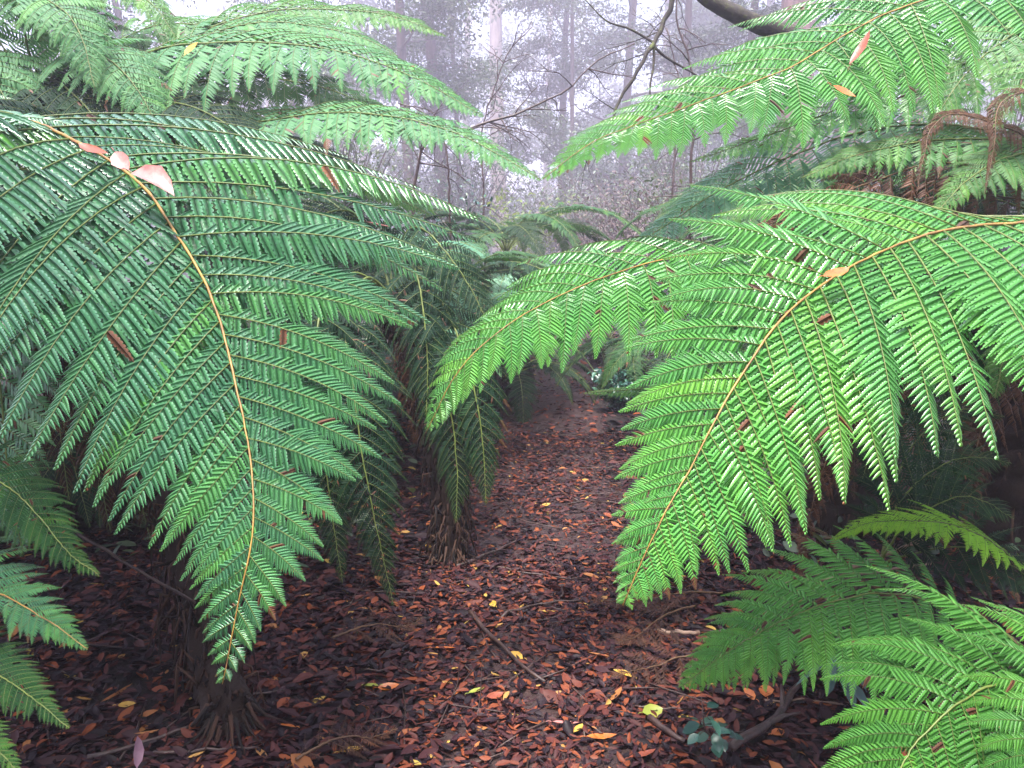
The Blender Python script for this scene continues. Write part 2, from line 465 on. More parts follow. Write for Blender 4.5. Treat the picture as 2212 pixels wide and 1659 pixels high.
def add_copy(key, parent, loc, az, tilt=0, roll=0, scale=1.0, name=None):
    o, s = TEMPLATES[key]
    c = o.copy(); COL.objects.link(c)
    if name: c.name = name
    c.parent = parent
    c.location = loc
    c.rotation_euler = (Matrix.Rotation(az, 3, 'Z') @ Matrix.Rotation(-tilt, 3, 'Y') @ Matrix.Rotation(roll, 3, 'X')).to_euler()
    c.scale = (scale,) * 3
    d = s.copy(); COL.objects.link(d); d.parent = c
    return c

# ================================================================== SETTING
def ground():
    acc = Acc()
    xs = np.unique(np.concatenate([np.linspace(-340, -6, 50), np.linspace(-6, 6, 121), np.linspace(6, 340, 50)]))
    ys = np.unique(np.concatenate([np.linspace(-30, -1, 12), np.linspace(-1, 14, 151), np.linspace(14, 400, 60)]))
    X, Y = np.meshgrid(xs, ys)
    Z = gh(X, Y)
    V = np.stack([X, Y, Z], -1).reshape(-1, 3)
    nx = len(xs)
    i, j = np.meshgrid(np.arange(len(ys) - 1), np.arange(nx - 1), indexing='ij')
    a = i * nx + j
    F = np.concatenate([np.stack([a, a + 1, a + nx + 1], -1).reshape(-1, 3), np.stack([a, a + nx + 1, a + nx], -1).reshape(-1, 3)])
    acc.add(V, F)
    o = acc.obj("ground", M_SOIL); o["kind"] = "structure"
    acc = Acc()
    ys = np.linspace(-2, 26, 280)
    k = np.linspace(-1, 1, 17)
    hw = 0.47 + 0.06 * np.sin(ys * 2.1) + 0.04 * np.sin(ys * 5.3 + 1)
    X = path_x(ys)[:, None] + k[None] * hw[:, None]
    Y = np.repeat(ys[:, None], 17, 1)
    Z = gh(X, Y) + 0.004 + 0.006 * (1 - k[None] ** 2)
    V = np.stack([X, Y, Z], -1).reshape(-1, 3)
    i, j = np.meshgrid(np.arange(len(ys) - 1), np.arange(16), indexing='ij')
    a = i * 17 + j
    F = np.concatenate([np.stack([a, a + 1, a + 18], -1).reshape(-1, 3), np.stack([a, a + 18, a + 17], -1).reshape(-1, 3)])
    acc.add(V, F)
    o = acc.obj("path", M_PATH); o["kind"] = "structure"
ground()

LX = np.array([0, 0.2, 0.2, 0.2, 0.5, 0.5, 0.5, 0.8, 0.8, 0.8, 1.0])
LY = np.array([0, 0.75, 0, -0.75, 1, 0, -1, 0.6, 0, -0.6, 0])
LF = np.array([(0, 1, 2), (0, 2, 3), (1, 4, 5), (1, 5, 2), (2, 5, 6), (2, 6, 3), (4, 7, 8), (4, 8, 5), (5, 8, 9), (5, 9, 6), (7, 10, 8), (8, 10, 9)])

def leaves_on(acc, c, az, ln, hw, tilt, roll, bend, cup, var):
    """flat curled leaves lying on the ground; all arguments are arrays"""
    m = len(az)
    X = np.stack([np.cos(az) * np.cos(tilt), np.sin(az) * np.cos(tilt), np.sin(tilt)], 1)
    side = np.stack([-np.sin(az), np.cos(az), np.zeros(m)], 1)
    up = np.cross(X, side)
    Y = np.cos(roll)[:, None] * side + np.sin(roll)[:, None] * up
    Z = np.cross(X, Y)
    xx = LX[None] - 0.5
    V = (c[:, None] + X[:, None] * (xx * ln[:, None])[..., None]
         + Y[:, None] * (LY[None] * hw[:, None] + (bend[:, None] * 0.6 * xx ** 2) * ln[:, None])[..., None]
         + Z[:, None] * (np.abs(LY[None]) * cup[:, None] * hw[:, None] + bend[:, None] * 0.7 * xx ** 2 * ln[:, None])[..., None])
    F = (LF[None] + (np.arange(m) * 11)[:, None, None]).reshape(-1, 3)
    acc.add(V.reshape(-1, 3), F, 0, np.repeat(var, 11))

def litter():
    acc = Acc()
    r = np.random.default_rng(3)
    for (n, y0, y1, xw, s0, s1) in ((70000, 1.3, 3.6, 2.6, 0.018, 0.07), (42000, 3.2, 6.5, 2.4, 0.024, 0.07), (26000, 6.2, 20, 3.2, 0.04, 0.10), (14000, 1.5, 9, 7.0, 0.035, 0.065)):
        y = r.uniform(y0, y1, n); x = r.uniform(-xw, xw, n)
        dn = np.sin(5.3 * x + 2 * np.sin(3.1 * y)) * np.sin(4.1 * y + 1.7 * np.sin(4.3 * x)) + 0.5 * np.sin(13 * x + 3) * np.sin(11 * y)
        kp = r.random(n) < 0.78 + 0.35 * dn
        x, y = x[kp], y[kp]; n = len(x)
        onp = np.abs(x - path_x(y)) < 0.5
        z = gh(x, y) + r.uniform(0.006, 0.03, n)
        ln = r.uniform(s0, s1, n) * np.where(onp, 0.8, 1.0) * np.where(r.random(n) < 0.06, 1.7, 1.0)
        u = r.random(n)
        var = np.where(u < 0.52, r.uniform(0, 0.5, n), np.where(u < 0.85, r.uniform(0.45, 0.72, n), np.where(u < 0.98, r.uniform(0.68, 0.88, n), r.uniform(0.86, 1.0, n))))
        var = np.where(onp, np.clip(var + 0.10 * (var < 0.75), 0, 1), var)
        leaves_on(acc, np.stack([x, y, z], 1), r.uniform(0, 2 * pi, n), ln, ln * np.where(r.random(n) < 0.12, r.uniform(0.04, 0.08, n), r.uniform(0.12, 0.26, n)), r.normal(0, 0.2, n), r.normal(0, 0.32, n), r.normal(0, 0.35, n), r.uniform(-0.3, 0.9, n), var)
    # fine twigs in the litter
    for _ in range(800):
        y = r.uniform(1.5, 7); x = r.uniform(-2.3, 2.3); a = r.uniform(0, pi); L = r.uniform(0.08, 0.4)
        k = np.linspace(-0.5, 0.5, 4)
        px, py = x + np.cos(a) * k * L + r.normal(0, 0.006, 4), y + np.sin(a) * k * L + r.normal(0, 0.006, 4)
        tube(acc, np.stack([px, py, gh(px, py) + r.uniform(0.012, 0.035)], 1), r.uniform(0.0015, 0.004), 4, 1, 0.5)
    o = acc.obj("leaf_litter", [M_LITTER, M_TWIG])
    o["kind"] = "stuff"; o["label"] = "wet brown and orange leaf litter covering the forest floor"; o["category"] = "leaf litter"
litter()

# ================================================================== FOREGROUND FERNS
def tree_fern(label, group=None, name="tree_fern"):
    return thing(name, label, "fern", group)

GF = "tree ferns arching over the path"
# --- A: big fern on the left
A = tree_fern("largest tree fern at the left front, its cool green frond carrying pink fallen leaves", GF)
frond(A, [(-150, 330, 3.05), (20, 262, 2.8), (170, 312, 2.55), (300, 400, 2.35), (372, 500, 2.2), (440, 610, 2.08), (482, 730, 1.97), (512, 850, 1.88),
          (537, 980, 1.80), (546, 1090, 1.73), (538, 1190, 1.68), (515, 1290, 1.65), (480, 1478, 1.62)], M_COOL, lod=0,
      nhint=[(0.3, -0.1, 1.0), (0.2, -0.4, 0.9), (0.08, -0.85, 0.5), (-0.05, -0.95, 0.3)], plen=1.32, bare=0.05, droop=0.85, dtip=0.9, fold=0.26, ang=(54, 48), seed=1, rr=0.009, base=0.9, taper=0.72, tpow=1.12, dens=1.6, pinn=0.135, hwf=0.47, spc=0.27)
frond(A, [(-150, 330, 3.05), (-120, 180, 3.0), (-40, 330, 2.6), (-10, 560, 2.35), (0, 800, 2.2), (20, 1030, 2.1), (50, 1200, 2.05)], M_COOL, lod=1,
      nhint=[(0, -0.5, 0.9), (0.0, -0.9, 0.4)], plen=0.5, npin=22, bare=0.2, droop=0.5, fold=0.3, seed=2)
for k, (ex, ey, dz) in enumerate(((330, 1180, 2.75), (240, 1150, 2.8), (420, 1120, 2.85), (150, 1080, 2.85), (60, 1120, 2.9), (-40, 1150, 2.9))):
    frond(A, [(-150, 330, 3.05), (-60 + 50 * k, 420, 3.0), ((ex + 60) / 2, 720, 2.95), (ex, ey, dz)], M_DEADG, name="dead_frond", lod=1, nhint=(0.1, -0.9, 0.4), plen=0.32, bare=0.25, droop=1.5, ragged=0.15, seed=210 + k, rr=0.008, fold=0.6)
gA = G(500, 1575)
fern_trunk(A, [gA - [0, 0, 0.05], P(455, 1400, 2.62), P(405, 1190, 2.75), P(300, 900, 2.88), P(60, 560, 3.0), P(-150, 340, 3.05)], 0.055, 0.09, 900, 1)
place(A, gA)

# --- B: low fern at the left edge
B = tree_fern("low shaded fern at the left edge, dark frond tips pointing right under the big frond", "low ferns on the forest floor", name="fern")
cB = (-330, 1330, 2.1)
for i, (pp, ln) in enumerate([
        ([cB, (-200, 1090, 2.0), (-80, 1020, 1.95), (20, 1050, 1.88), (90, 1115, 1.85), (150, 1185, 1.83), (215, 1245, 1.82)], 0.20),
        ([cB, (-220, 1250, 1.95), (-90, 1248, 1.85), (10, 1290, 1.78), (100, 1340, 1.74), (190, 1402, 1.72)], 0.19),
        ([cB, (-220, 1420, 1.9), (-90, 1425, 1.75), (10, 1470, 1.67), (85, 1520, 1.63), (150, 1572, 1.61)], 0.17),
        ([cB, (-220, 1560, 1.8), (-100, 1575, 1.65), (-20, 1610, 1.58), (50, 1680, 1.55)], 0.17)]):
    frond(B, pp, (M_SHADED, M_COOL, M_SHADED, M_MID)[i], lod=0, nhint=(0.1, -0.5, 0.85), plen=ln, npin=16, bare=0.25, droop=0.6, seed=20 + i, rr=0.005)
gB = G(-330, 1560); gB[2] = float(gh(gB[0], gB[1]))
fern_trunk(B, [gB - [0, 0, 0.03], (gB + P(*cB)) / 2, P(*cB)], 0.05, 0.05, 60, 2)
place(B, gB)

# --- C: fern behind on the left with long misty fronds
C_ = tree_fern("tall misty tree fern behind on the left, long pale fronds reaching right above the path", GF)
cC = (150, 300, 5.0)
C_fr = [
    ([cC, (300, 230, 5.1), (430, 180, 5.0), (570, 170, 4.9), (700, 190, 4.8), (810, 235, 4.7), (890, 300, 4.65)], M_SHADED, 0.42, 22),
    ([cC, (320, 300, 5.0), (450, 290, 4.9), (600, 310, 4.8), (720, 350, 4.7), (830, 420, 4.6)], M_SHADED, 0.42, 22),
    ([cC, (230, 120, 5.5), (330, 60, 5.5), (450, 60, 5.4), (570, 100, 5.3), (660, 160, 5.25)], M_MID, 0.40, 22),
    ([cC, (220, 165, 5.0), (330, 108, 4.8), (450, 93, 4.65), (560, 90, 4.5), (680, 100, 4.35), (790, 127, 4.25), (900, 172, 4.15), (980, 215, 4.1), (1045, 252, 4.05)], M_MIST, 0.58, 30),
    ([cC, (330, 120, 5.3), (480, 48, 5.3), (620, 18, 5.3), (760, 22, 5.2), (870, 42, 5.1), (965, 78, 5.05)], M_MID, 0.48, 28),
    ([cC, (380, 110, 5.1), (540, 50, 5.0), (680, 55, 4.9), (790, 85, 4.85), (860, 122, 4.8)], M_MIST, 0.42, 24),
    ([cC, (300, 280, 4.8), (430, 272, 4.5), (550, 262, 4.3), (680, 245, 4.1), (790, 245, 3.95), (900, 262, 3.85), (1000, 293, 3.75), (1090, 340, 3.67), (1170, 390, 3.6)], M_MIST, 0.47, 34),
    ([cC, (330, 330, 4.7), (520, 338, 4.4), (680, 358, 4.2), (800, 400, 4.1), (928, 463, 4.0)], M_MID, 0.34, 26),
    ([cC, (260, 235, 4.6), (380, 225, 4.3), (480, 262, 4.1), (560, 320, 4.0), (620, 385, 3.95)], M_DARK, 0.44, 22),
    ([cC, (60, 110, 4.7), (60, 0, 4.5), (120, 10, 4.3), (175, 80, 4.2), (205, 190, 4.1)], M_MIST, 0.40, 20),
    ([cC, (110, 170, 4.7), (170, 110, 4.5), (240, 130, 4.3), (300, 200, 4.2), (350, 290, 4.15)], M_MIST, 0.40, 20),
    ([cC, (40, 190, 4.6), (-30, 120, 4.4), (-20, 150, 4.2), (20, 230, 4.1), (50, 310, 4.0)], M_MIST, 0.40, 18),
    ([cC, (90, 230, 4.6), (110, 170, 4.4), (170, 210, 4.2), (230, 290, 4.1), (270, 380, 4.05)], M_DARK, 0.40, 18),
    ([cC, (130, 130, 5.2), (180, 0, 5.2), (260, -30, 5.1), (330, 10, 5.0), (380, 80, 4.95)], M_MID, 0.38, 18),
    ([cC, (20, 120, 5.0), (-60, 0, 4.9), (0, -60, 4.6), (60, -10, 4.4), (90, 90, 4.3)], M_MID, 0.42, 18),
]
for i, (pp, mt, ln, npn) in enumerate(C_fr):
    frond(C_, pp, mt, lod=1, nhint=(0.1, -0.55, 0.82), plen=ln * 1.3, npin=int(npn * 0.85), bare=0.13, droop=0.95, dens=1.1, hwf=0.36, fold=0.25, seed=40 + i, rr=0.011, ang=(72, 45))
gC = P(*cC); gC = np.array([gC[0] - 0.1, gC[1] + 0.1, 0]); gC[2] = float(gh(gC[0], gC[1]))
fern_trunk(C_, [gC - [0, 0, 0.05], (gC + P(*cC)) / 2 + [0.05, 0, 0], P(*cC)], 0.13, 0.12, 200, 3)
place(C_, gC)

# --- F: darker fern by the path
F_ = tree_fern("dark tree fern with thin shaggy trunk standing at the left edge of the path", GF)
cF = (850, 640, 4.05)
F_fr = [
    ([cF, (865, 520, 4.0), (905, 490, 3.9), (965, 545, 3.8), (1015, 620, 3.75), (1058, 705, 3.7)], M_DARK, 0.36, 22, 0.9),
    ([cF, (860, 560, 3.95), (890, 580, 3.75), (915, 690, 3.65), (925, 800, 3.6), (920, 900, 3.58)], M_DARK, 0.32, 20, 1.0),
    ([cF, (900, 600, 3.9), (960, 660, 3.75), (1010, 790, 3.65), (1040, 930, 3.6), (1050, 1090, 3.58)], M_DARK, 0.34, 22, 1.0),
    ([cF, (880, 640, 3.9), (940, 740, 3.7), (970, 880, 3.62), (985, 1010, 3.6), (985, 1130, 3.6)], M_DARK, 0.30, 20, 1.0),
    ([cF, (790, 600, 3.9), (750, 700, 3.6), (770, 880, 3.4), (800, 1080, 3.3), (850, 1310, 3.25)], M_DARK, 0.36, 22, 0.8),
    ([cF, (760, 590, 3.9), (690, 680, 3.6), (680, 860, 3.4), (710, 1060, 3.3), (740, 1260, 3.25)], M_DARK, 0.36, 22, 0.8),
    ([cF, (800, 520, 4.1), (760, 460, 4.1), (690, 470, 4.0), (640, 540, 3.9), (610, 640, 3.85)], M_DARK, 0.36, 20, 0.9),
    ([cF, (830, 480, 4.3), (850, 430, 4.5), (900, 430, 4.8), (950, 470, 5.0)], M_MID, 0.36, 18, 0.9),
    ([cF, (900, 610, 4.0), (970, 620, 4.0), (1030, 660, 4.05), (1080, 730, 4.1)], M_BLUE, 0.30, 18, 0.9),
]
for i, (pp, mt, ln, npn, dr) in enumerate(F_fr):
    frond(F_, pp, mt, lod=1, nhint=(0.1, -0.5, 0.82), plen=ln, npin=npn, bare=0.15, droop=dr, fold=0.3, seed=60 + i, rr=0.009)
gF = G(972, 1215)
fern_trunk(F_, [gF - [0, 0, 0.04], P(965, 1050, 3.85), P(945, 900, 3.92), P(900, 760, 4.0), P(*cF)], 0.06, 0.085, 600, 4)
for k, (ex, ey) in enumerate(((905, 980), (960, 1010), (880, 900))):
    frond(F_, [cF, (870 + k * 10, 690, 4.0), (890 + k * 8, 800, 3.95), (ex, ey, 3.93)], M_DEAD, name="dead_frond", lod=1, nhint=(0.1, -0.9, 0.4), plen=0.2, npin=16, bare=0.2, droop=1.6, ragged=0.25, seed=75 + k, rr=0.007, fold=0.6)
place(F_, gF)

# --- R: big fern on the right
R_ = tree_fern("large bright green tree fern on the right, fronds arching left over the path", GF)
cR = (2420, 520, 3.3)
frond(R_, [cR, (2330, 470, 2.8), (2200, 482, 2.45), (2050, 500, 2.25), (1920, 540, 2.1), (1810, 597, 2.0), (1690, 695, 1.9), (1600, 820, 1.82), (1540, 925, 1.76),
           (1490, 1022, 1.72), (1440, 1105, 1.68), (1395, 1195, 1.65), (1345, 1308, 1.62)], M_BRIGHT, lod=0,
      nhint=[(0.0, 0.1, 1.0), (0.03, -0.1, 1.0), (0.12, -0.75, 0.65), (0.10, -0.9, 0.4)], plen=0.80, sides=(0.86, 1.15), bare=0.2, droop=0.8, dtip=0.75, fold=0.24, ang=(62, 46), seed=81, rr=0.009, base=0.9, taper=0.66, pinn=0.16, dens=1.4, hwf=0.46, spc=0.27)
frond(R_, [cR, (2250, 560, 3.3), (2000, 560, 3.2), (1850, 552, 3.05), (1700, 546, 2.95), (1560, 548, 2.85), (1450, 560, 2.75), (1340, 590, 2.65), (1200, 645, 2.55), (1085, 715, 2.45), (990, 805, 2.4),
           (920, 935, 2.36)], M_BRIGHT, lod=0, nhint=[(0, -0.45, 0.9), (-0.2, -0.6, 0.8)], plen=0.50, npin=25, bare=0.2, droop=1.0, fold=0.28, ang=(76, 44), seed=82, rr=0.008, pinn=0.2, dens=0.85, hwf=0.48, taper=0.45)
R3 = frond(R_, [cR, (2420, 150, 3.6), (2280, 0, 3.5), (2150, -30, 3.4), (2030, -10, 3.3), (1912, 31, 3.25), (1810, 85, 3.15), (1715, 143, 3.05), (1600, 190, 3.0), (1469, 238, 2.9), (1380, 270, 2.85),
                (1290, 303, 2.8), (1225, 345, 2.78), (1172, 388, 2.76)], M_BRIGHT, lod=0, nhint=[(0.1, -0.5, 0.9), (-0.1, -0.6, 0.85)], plen=0.72, npin=28, bare=0.25, droop=0.75, fold=0.22, ang=(74, 46), seed=83, rr=0.008, pinn=0.18, dens=1.1, hwf=0.46, taper=0.6)
frond(R_, [cR, (2300, 330, 3.6), (2100, 280, 3.6), (1960, 275, 3.5), (1840, 295, 3.4), (1700, 345, 3.25), (1550, 415, 3.1), (1430, 492, 3.0), (1330, 564, 2.95)], M_BLUE, lod=1,
      nhint=(-0.1, -0.6, 0.8), plen=0.5, npin=24, bare=0.2, droop=0.95, seed=84)
R_more = [
    ([cR, (2420, 60, 4.0), (2250, -80, 3.9), (2050, -30, 3.75), (1900, 35, 3.6), (1750, 105, 3.5), (1640, 148, 3.42), (1555, 172, 3.36)], M_BRIGHT, 0.50, 20, 0.8),
    ([cR, (2400, 260, 3.4), (2250, 130, 3.25), (2080, 140, 3.15), (1920, 190, 3.08), (1770, 250, 3.02), (1620, 305, 2.98), (1490, 350, 2.95)], M_BRIGHT, 0.42, 20, 0.95),
    ([cR, (2340, 340, 3.2), (2200, 310, 3.1), (2080, 300, 3.0), (1960, 310, 2.95), (1840, 335, 2.9), (1730, 385, 2.87)], M_MID, 0.34, 18, 1.0),
    ([cR, (2380, 420, 3.1), (2280, 340, 2.95), (2180, 340, 2.85), (2090, 390, 2.78), (2010, 470, 2.72)], M_MID, 0.30, 16, 0.9),
    ([cR, (2440, 250, 3.3), (2360, 90, 3.2), (2250, 60, 3.1), (2150, 100, 3.0), (2070, 180, 2.95), (2010, 280, 2.92)], M_MID, 0.44, 20, 0.8),
    ([cR, (2460, 300, 3.1), (2400, 160, 2.95), (2300, 130, 2.85), (2210, 180, 2.8), (2150, 280, 2.75)], M_MID, 0.38, 18, 0.9),
    ([cR, (2300, 480, 3.6), (2100, 420, 3.7), (1950, 420, 3.75), (1800, 470, 3.8)], M_DARK, 0.36, 20, 0.9),
    ([cR, (2300, 600, 3.2), (2150, 650, 3.1), (2020, 760, 3.0), (1920, 900, 2.95), (1860, 1040, 2.92)], M_DARK, 0.40, 20, 0.8),
    ([cR, (2340, 600, 3.0), (2240, 640, 2.8), (2180, 740, 2.6), (2150, 860, 2.5)], M_MID, 0.32, 16, 0.8),
    ([cR, (2250, 620, 3.5), (2000, 640, 3.5), (1800, 690, 3.4), (1620, 760, 3.3), (1470, 830, 3.3), (1260, 850, 3.3)], M_MID, 0.30, 24, 0.9),
]
for i, (pp, mt, ln, npn, dr) in enumerate(R_more):
    frond(R_, pp, mt, lod=1, plen=ln, npin=npn, bare=0.22, droop=dr, seed=90 + i, nhint=(0, -0.55, 0.82))
R_dead = [
    ([cR, (2250, 400, 3.1), (2050, 350, 2.95), (1900, 385, 2.88), (1760, 440, 2.84), (1660, 485, 2.82), (1580, 525, 2.8)], 0.30, 22),
    ([cR, (2330, 260, 2.9), (2230, 200, 2.7), (2165, 225, 2.62), (2150, 310, 2.58), (2128, 420, 2.56)], 0.12, 16),
    ([cR, (2250, 320, 3.0), (2080, 250, 2.72), (2015, 275, 2.64), (1995, 340, 2.6), (1980, 420, 2.58)], 0.11, 16),
    ([cR, (2200, 430, 3.3), (2000, 430, 3.2), (1850, 480, 3.1), (1790, 560, 3.08)], 0.24, 16),
    ([cR, (2150, 640, 3.3), (1950, 780, 3.2), (1800, 960, 3.1), (1740, 1150, 3.05), (1730, 1260, 3.03)], 0.26, 20),
    ([cR, (2200, 640, 3.2), (2050, 760, 3.0), (1960, 960, 2.9), (1930, 1150, 2.85)], 0.26, 20),
    ([cR, (2250, 700, 3.1), (2140, 860, 2.9), (2100, 1060, 2.8), (2090, 1200, 2.78)], 0.24, 18),
]
for i, (pp, ln, npn) in enumerate(R_dead):
    frond(R_, pp, M_DEAD, name="dead_frond", lod=1, plen=ln, npin=npn, bare=0.25, droop=1.7, ragged=0.2, fold=0.6, seed=110 + i, nhint=(0, -0.8, 0.5), rr=0.007)
gR = P(*cR); gR = np.array([gR[0] - 0.3, gR[1] + 0.15, 0]); gR[2] = float(gh(gR[0], gR[1]))
fern_trunk(R_, [gR - [0, 0, 0.05], (gR + P(*cR)) / 2 + [-0.05, 0, 0], P(*cR)], 0.14, 0.13, 220, 5)
place(R_, gR)

# second fern behind it on the right
Q_ = tree_fern("shaggy dead-skirted tree fern half hidden behind the bright right hand fronds", GF)
cQ = (1960, 560, 4.3)
for i, (pp, mt, ln, npn) in enumerate([
        ([cQ, (1900, 420, 4.2), (1780, 380, 4.1), (1640, 420, 4.0), (1540, 500, 3.95)], M_MID, 0.40, 20),
        ([cQ, (1960, 400, 4.2), (1930, 310, 4.1), (1860, 330, 4.0), (1800, 420, 3.9)], M_MID, 0.40, 20),
        ([cQ, (2040, 400, 4.2), (2100, 300, 4.1), (2160, 330, 4.0), (2200, 430, 3.9)], M_DARK, 0.40, 20),
        ([cQ, (2060, 440, 4.2), (2200, 350, 4.1), (2320, 380, 4.0)], M_DARK, 0.40, 20),
        ([cQ, (1850, 500, 4.0), (1720, 540, 3.8), (1620, 640, 3.7), (1560, 760, 3.65)], M_DARK, 0.36, 20),
        ([cQ, (2040, 520, 4.0), (2080, 560, 3.7), (2070, 700, 3.5), (2040, 860, 3.4)], M_DARK, 0.36, 20),
        ([cQ, (1990, 280, 4.6), (2030, 120, 4.6), (2110, 30, 4.5), (2220, 30, 4.4)], M_MID, 0.44, 20)]):
    frond(Q_, pp, mt, lod=1, plen=ln, npin=npn, bare=0.2, droop=0.9, seed=130 + i, nhint=(0, -0.5, 0.85))
for i in range(5):
    x1 = 1780 + i * 75
    frond(Q_, [cQ, (x1 * 0.5 + 980, 600, 4.1), (x1, 800, 4.0), (x1 - 20 + 10 * i, 1080, 3.95)], M_DEAD, name="dead_frond", lod=1, plen=0.3, npin=18, bare=0.15, droop=1.6, ragged=0.25, fold=0.6, seed=140 + i, nhint=(0, -0.9, 0.4))
gQ = G(1800, 1150)
fern_trunk(Q_, [gQ - [0, 0, 0.05], P(1840, 950, 4.25), P(1900, 750, 4.3), P(*cQ)], 0.15, 0.14, 320, 6)
place(Q_, gQ)

# --- low ferns on the right
GL = "low ferns on the forest floor"
L1 = tree_fern("small lime yellow fern frond held flat among dark stems on the right", GL, "fern")
frond(L1, [(2290, 1400, 2.5), (2240, 1260, 2.45), (2160, 1180, 2.4), (2070, 1135, 2.35), (1970, 1120, 2.3), (1870, 1130, 2.27), (1795, 1165, 2.25)], M_LIME, lod=0, plen=0.19, npin=20, bare=0.22, droop=0.7, seed=150, rr=0.0045,
      nhint=(0, -0.22, 0.98), ang=(60, 35), curl=0.5)
place(L1, P(2290, 1400, 2.5))
L2 = tree_fern("mid green low fern lying out over the path edge before the dark stems", GL, "fern")
frond(L2, [(2190, 1560, 2.35), (2110, 1400, 2.35), (2010, 1310, 2.3), (1900, 1285, 2.25), (1790, 1305, 2.2), (1680, 1350, 2.14), (1570, 1410, 2.09), (1468, 1484, 2.05)], M_LOW, lod=0, plen=0.34, hwf=0.5, dens=1.1, npin=19, bare=0.25, droop=0.8, seed=151, rr=0.0045,
      nhint=(-0.05, -0.5, 0.85), ang=(74, 45))
place(L2, P(2190, 1560, 2.35))
L3 = tree_fern("bright green fern filling the bottom right corner nearest the camera", GL, "fern")
frond(L3, [(2460, 1700, 1.65), (2380, 1540, 1.6), (2260, 1475, 1.53), (2150, 1480, 1.48), (2060, 1525, 1.44), (1990, 1600, 1.41), (1935, 1690, 1.38), (1885, 1790, 1.36), (1840, 1900, 1.35)], M_FRESH, lod=0, plen=0.35, npin=24, bare=0.15, droop=0.9, dens=1.3, seed=152,
      rr=0.005, hwf=0.50, nhint=[(0.05, -0.4, 0.9), (-0.05, -0.7, 0.7)], ang=(64, 40))
frond(L3, [(2460, 1560, 1.65), (2420, 1450, 1.6), (2330, 1480, 1.45), (2260, 1570, 1.36), (2220, 1700, 1.3), (2200, 1850, 1.27)], M_FRESH, lod=0, plen=0.26, npin=20, bare=0.2, droop=0.6, seed=153, nhint=(0, -0.7, 0.7), rr=0.006)
place(L3, P(2460, 1560, 1.65))
L4 = tree_fern("dark green shaded fern below the bright right frond, tips pointing to the right edge", GL, "fern")
for i, (pp, mt) in enumerate([
        ([(1900, 1220, 2.7), (1930, 1110, 2.65), (1990, 1030, 2.6), (2080, 985, 2.55), (2185, 1000, 2.5)], M_DARK),
        ([(1900, 1220, 2.7), (1950, 1140, 2.6), (2020, 1090, 2.5), (2100, 1075, 2.45), (2190, 1120, 2.4)], M_DARK),
        ([(1900, 1220, 2.7), (1920, 1080, 2.75), (1970, 960, 2.75), (2060, 890, 2.7), (2170, 900, 2.65)], M_DARK),
        ([(1900, 1220, 2.7), (2000, 1190, 2.6), (2090, 1180, 2.5), (2200, 1230, 2.4), (2290, 1320, 2.35)], M_DARK)]):
    frond(L4, pp, mt, lod=1, plen=0.22, npin=18, bare=0.15, droop=0.5, seed=160 + i, rr=0.005, nhint=(-0.1, -0.6, 0.8))
g = G(1900, 1225); place(L4, g)

exec_rest = True
# ================================================================== small plants
def leafy(parent, stem_pts, n, ln, hw, mat, seed, stem_r=0.004, spread=0.06, smat=None):
    r = np.random.default_rng(seed)
    C, L = spline(stem_pts, 24)
    st = Acc(); tube(st, C, np.linspace(stem_r, stem_r * 0.4, 24), 6)
    lf = Acc()
    for k in range(n):
        t = 0.2 + 0.8 * (k + 0.5) / n
        i = int(t * 23); az = k * 2.4 + r.normal(0, 0.3)
        d = np.array([cos(az), sin(az), r.uniform(-0.1, 0.5)])
        e = C[i] + d * spread * r.uniform(0.7, 1.2)
        tube(st, [C[i], (C[i] + e) / 2 + [0, 0, 0.006], e], stem_r * 0.35, 4)
        l = ln * r.uniform(0.7, 1.1)
        c = e + d * l * 0.5 - np.array([0, 0, 0.2 * l])
        leaves_on(lf, c[None], np.array([az]), np.array([l]), np.array([l * hw]), np.array([r.normal(-0.35, 0.25)]), np.array([r.normal(0, 0.4)]), np.array([r.normal(-0.2, 0.2)]), np.array([0.25]), np.array([r.uniform(0.2, 1)]))
    lf.obj("foliage", mat, parent)
    st.obj("stem", smat or M_TWIG, parent)

g = G(1545, 1660)
S1 = thing("sapling", "small dark blue green sapling with round leaves standing in the litter at the bottom", "sapling")
leafy(S1, [g, g + [0.01, 0, 0.10], P(1525, 1580, 2.0), P(1515, 1505, 2.0)], 17, 0.055, 0.33, M_SHRUB, 5, spread=0.025)
place(S1, g)

S2 = thing("broadleaf_plant", "dusky blue plant with long drooping leaves under the mid green low fern", "plant")
lf, st = Acc(), Acc()
r = np.random.default_rng(12)
g = G(1790, 1500)
tube(st, [g, g + [0, 0, 0.12], g + [0.02, 0, 0.22]], [0.008, 0.006, 0.004], 6)
for k in range(24):
    az = r.uniform(0, 2 * pi); l = r.uniform(0.12, 0.19)
    d = np.array([cos(az), sin(az), 0])
    leaves_on(lf, (g + d * r.uniform(0.04, 0.13) + [0.0, 0, r.uniform(0.07, 0.2)])[None], np.array([az]), np.array([l]), np.array([0.02]), np.array([r.uniform(-1.0, -0.3)]), np.array([r.normal(0, 0.3)]), np.array([-0.3]), np.array([0.3]), np.array([r.random()]))
lf.obj("foliage", leaf_mat("dusky_blue_leaf", [(0, (0.03, 0.06, 0.065)), (1, (0.07, 0.12, 0.12))], rough=0.4, trans=0.1), S2)
st.obj("stem", M_TWIG, S2)
place(S2, g)

